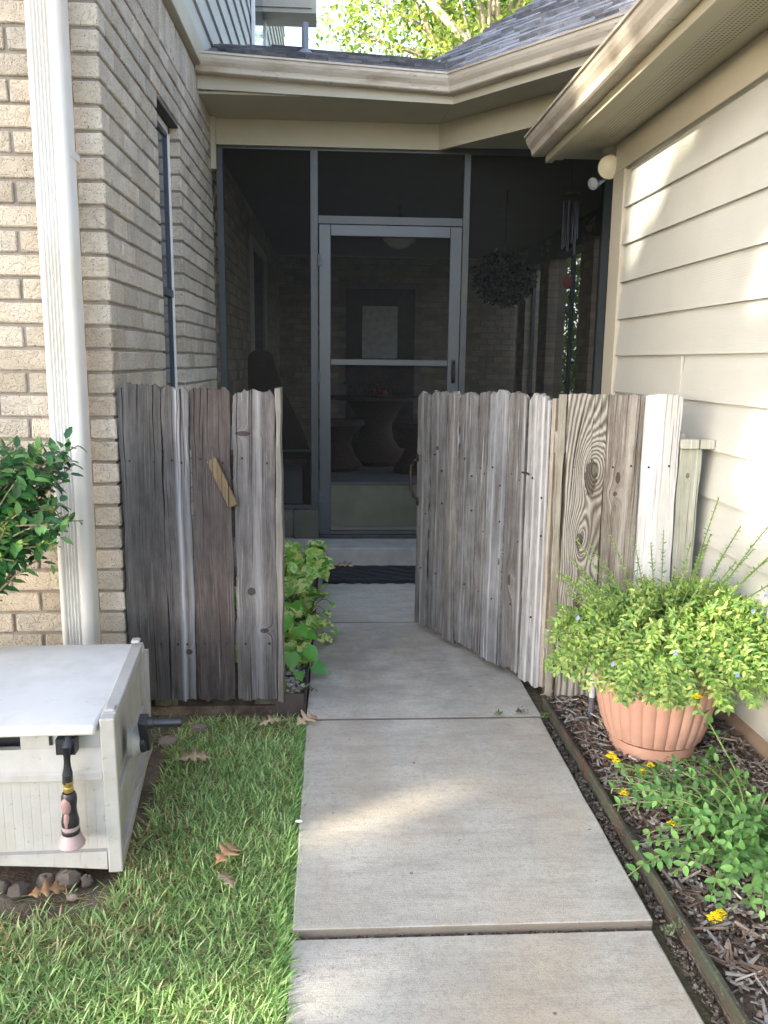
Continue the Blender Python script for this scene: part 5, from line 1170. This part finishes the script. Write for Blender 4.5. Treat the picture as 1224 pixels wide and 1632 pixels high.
# ================================================================== TREES
def tree(name, lb, base, crown, radii, n, palette, weights, leaf=.10, clumps=60, seed=1, group=None, mat=None, trunk=.16, filt=None, clump_r=.5, lean=(0, 0)):
    rg = np.random.default_rng(seed); rr = random.Random(seed)
    t = thing(name, lb, 'tree', base, group=group)
    c = rg.normal(0, 1, (clumps, 3)); c = unit(c) * rg.uniform(.25, 1, (clumps, 1)) ** .6 * np.array(radii) + np.array(crown)
    idx = rg.integers(0, clumps, n); P = c[idx] + rg.normal(0, clump_r * .5, (n, 3)) * [1, 1, .75]
    if filt is not None: P = P[filt(P)]
    m = len(P); D = rg.normal(0, 1, (m, 3)) + [0, 0, -.4]; Nn = rg.normal(0, .7, (m, 3)) + [0, 0, .8]
    leaves('crown', [(T_CARD, P, D, Nn, rg.uniform(.7, 1.3, m) * leaf, .62, cols(m, palette, .2, weights))], mat or M_TREELEAF, t)
    b = MB(); b.smooth = True; B0 = Vector(base); T0 = Vector((crown[0], crown[1], crown[2] - radii[2] * .5))
    b.tube([B0 - Vector((0, 0, .2)), B0.lerp(T0, .35) + Vector((.1, 0, 0)), B0.lerp(T0, .7), T0], [trunk * 1.3, trunk, trunk * .8, trunk * .55], 12)
    b.build('trunk', M_BARK, t)
    b = MB(); b.smooth = True
    for k in range(0, clumps, max(1, clumps // 26)):
        e = Vector(c[k]); s0 = B0.lerp(T0, rr.uniform(.55, 1)); mdl = s0.lerp(e, .5) + Vector((rr.uniform(-.2, .2), rr.uniform(-.2, .2), .25)); b.tube([s0, mdl, e], [trunk * .35, trunk * .2, trunk * .06], 7)
    b.build('limb', M_BARK, t)
    return t
YG = [(168, 184, 96), (190, 200, 116), (132, 156, 78), (104, 132, 66)]
t1 = tree('broadleaf_tree', 'sunlit yellow-green tree rising above the porch roof', (3.0, 14.5, 0), (2.4, 14.5, 7.4), (2.6, 1.6, 2.3), 17000, YG, [.3, .25, .25, .2], leaf=.095, clumps=75, seed=3, clump_r=.5)
b = MB(); b.smooth = True; b.tube([(3.1, 14.3, 5.2), (2.2, 13.9, 6.05), (1.5, 13.7, 6.60), (1.0, 13.6, 7.05), (.7, 13.6, 7.6)], [.10, .075, .062, .05, .03], 10); b.tube([(1.5, 13.7, 6.60), (1.45, 13.7, 6.95), (1.2, 13.7, 7.2)], [.045, .03, .02], 8); b.build('limb', surf('pale_bark', (.42, .36, .28), (.55, .48, .38), 8, .85, .6, .01, 20), t1)
tree('broadleaf_tree', 'darker green tree behind the sunlit one, upper right', (6.0, 19, 0), (4.6, 18.5, 9.6), (3.2, 2.5, 2.4), 9000, [(70, 100, 56), (90, 122, 62), (58, 84, 50)], None, leaf=.16, clumps=60, seed=8, clump_r=.7)
tree('broadleaf_tree', 'garden tree seen through the right side of the porch', (6.5, 13.5, 0), (6.3, 13.0, 3.4), (2.6, 2.6, 2.2), 8000, [(96, 140, 66), (120, 160, 74), (70, 110, 56)], None, leaf=.15, clumps=50, seed=12, clump_r=.6)
tree('garden_bush', 'bright leafy garden bush glimpsed between the porch piers', (4.3, 13.0, 0), (4.3, 13.2, 1.7), (2.0, 1.3, 1.6), 9000, [(120, 150, 80), (150, 172, 100), (96, 124, 66)], None, leaf=.10, clumps=60, seed=14, clump_r=.45, trunk=.06)
# shade tree standing behind and left of the viewpoint: unseen, crown blocks the sun, gaps cut to place sun patches
sd_ = np.array(SUN_DIR)
targets = [((.07, 2.22, 0), .05), ((.24, 2.33, 0), .05), ((.72, 2.08, 0), .07), ((1.42, 3.90, 2.18), .12), ((1.42, 3.98, 1.95), .08), ((1.42, 2.75, 1.62), .07), ((1.42, 2.60, 1.0), .15), ((1.02, 3.72, 2.46), .05), ((.95, 2.25, 0), .05), ((-.30, 1.72, 0), .26), ((-.25, 1.45, 0), .12), ((-.2, 1.95, 0), .08), ((1.1, 2.45, .5), .10), ((1.3, 2.4, .5), .12), ((1.42, 3.55, 2.2), .07)]
def filt(P):
    ok = np.ones(len(P), bool)
    for tp, R_ in targets:
        v = P - np.array(tp); d = np.linalg.norm(v - (v @ sd_)[:, None] * sd_, axis=1); ok &= d > R_ + .10
    return ok
c0 = np.array((.4, 2.6, .9)) + sd_ * 12.5
tree('shade_tree', 'large dense unseen tree behind the viewpoint shading the walk, crown gaps cut for sun patches', (c0[0] - .5, c0[1] - .3, 0), tuple(c0), (2.6, 4.2, 2.7), 42000, [(70, 110, 50), (90, 130, 60)], None, leaf=.17, clumps=420, seed=5, trunk=.3, filt=filt, clump_r=.75)
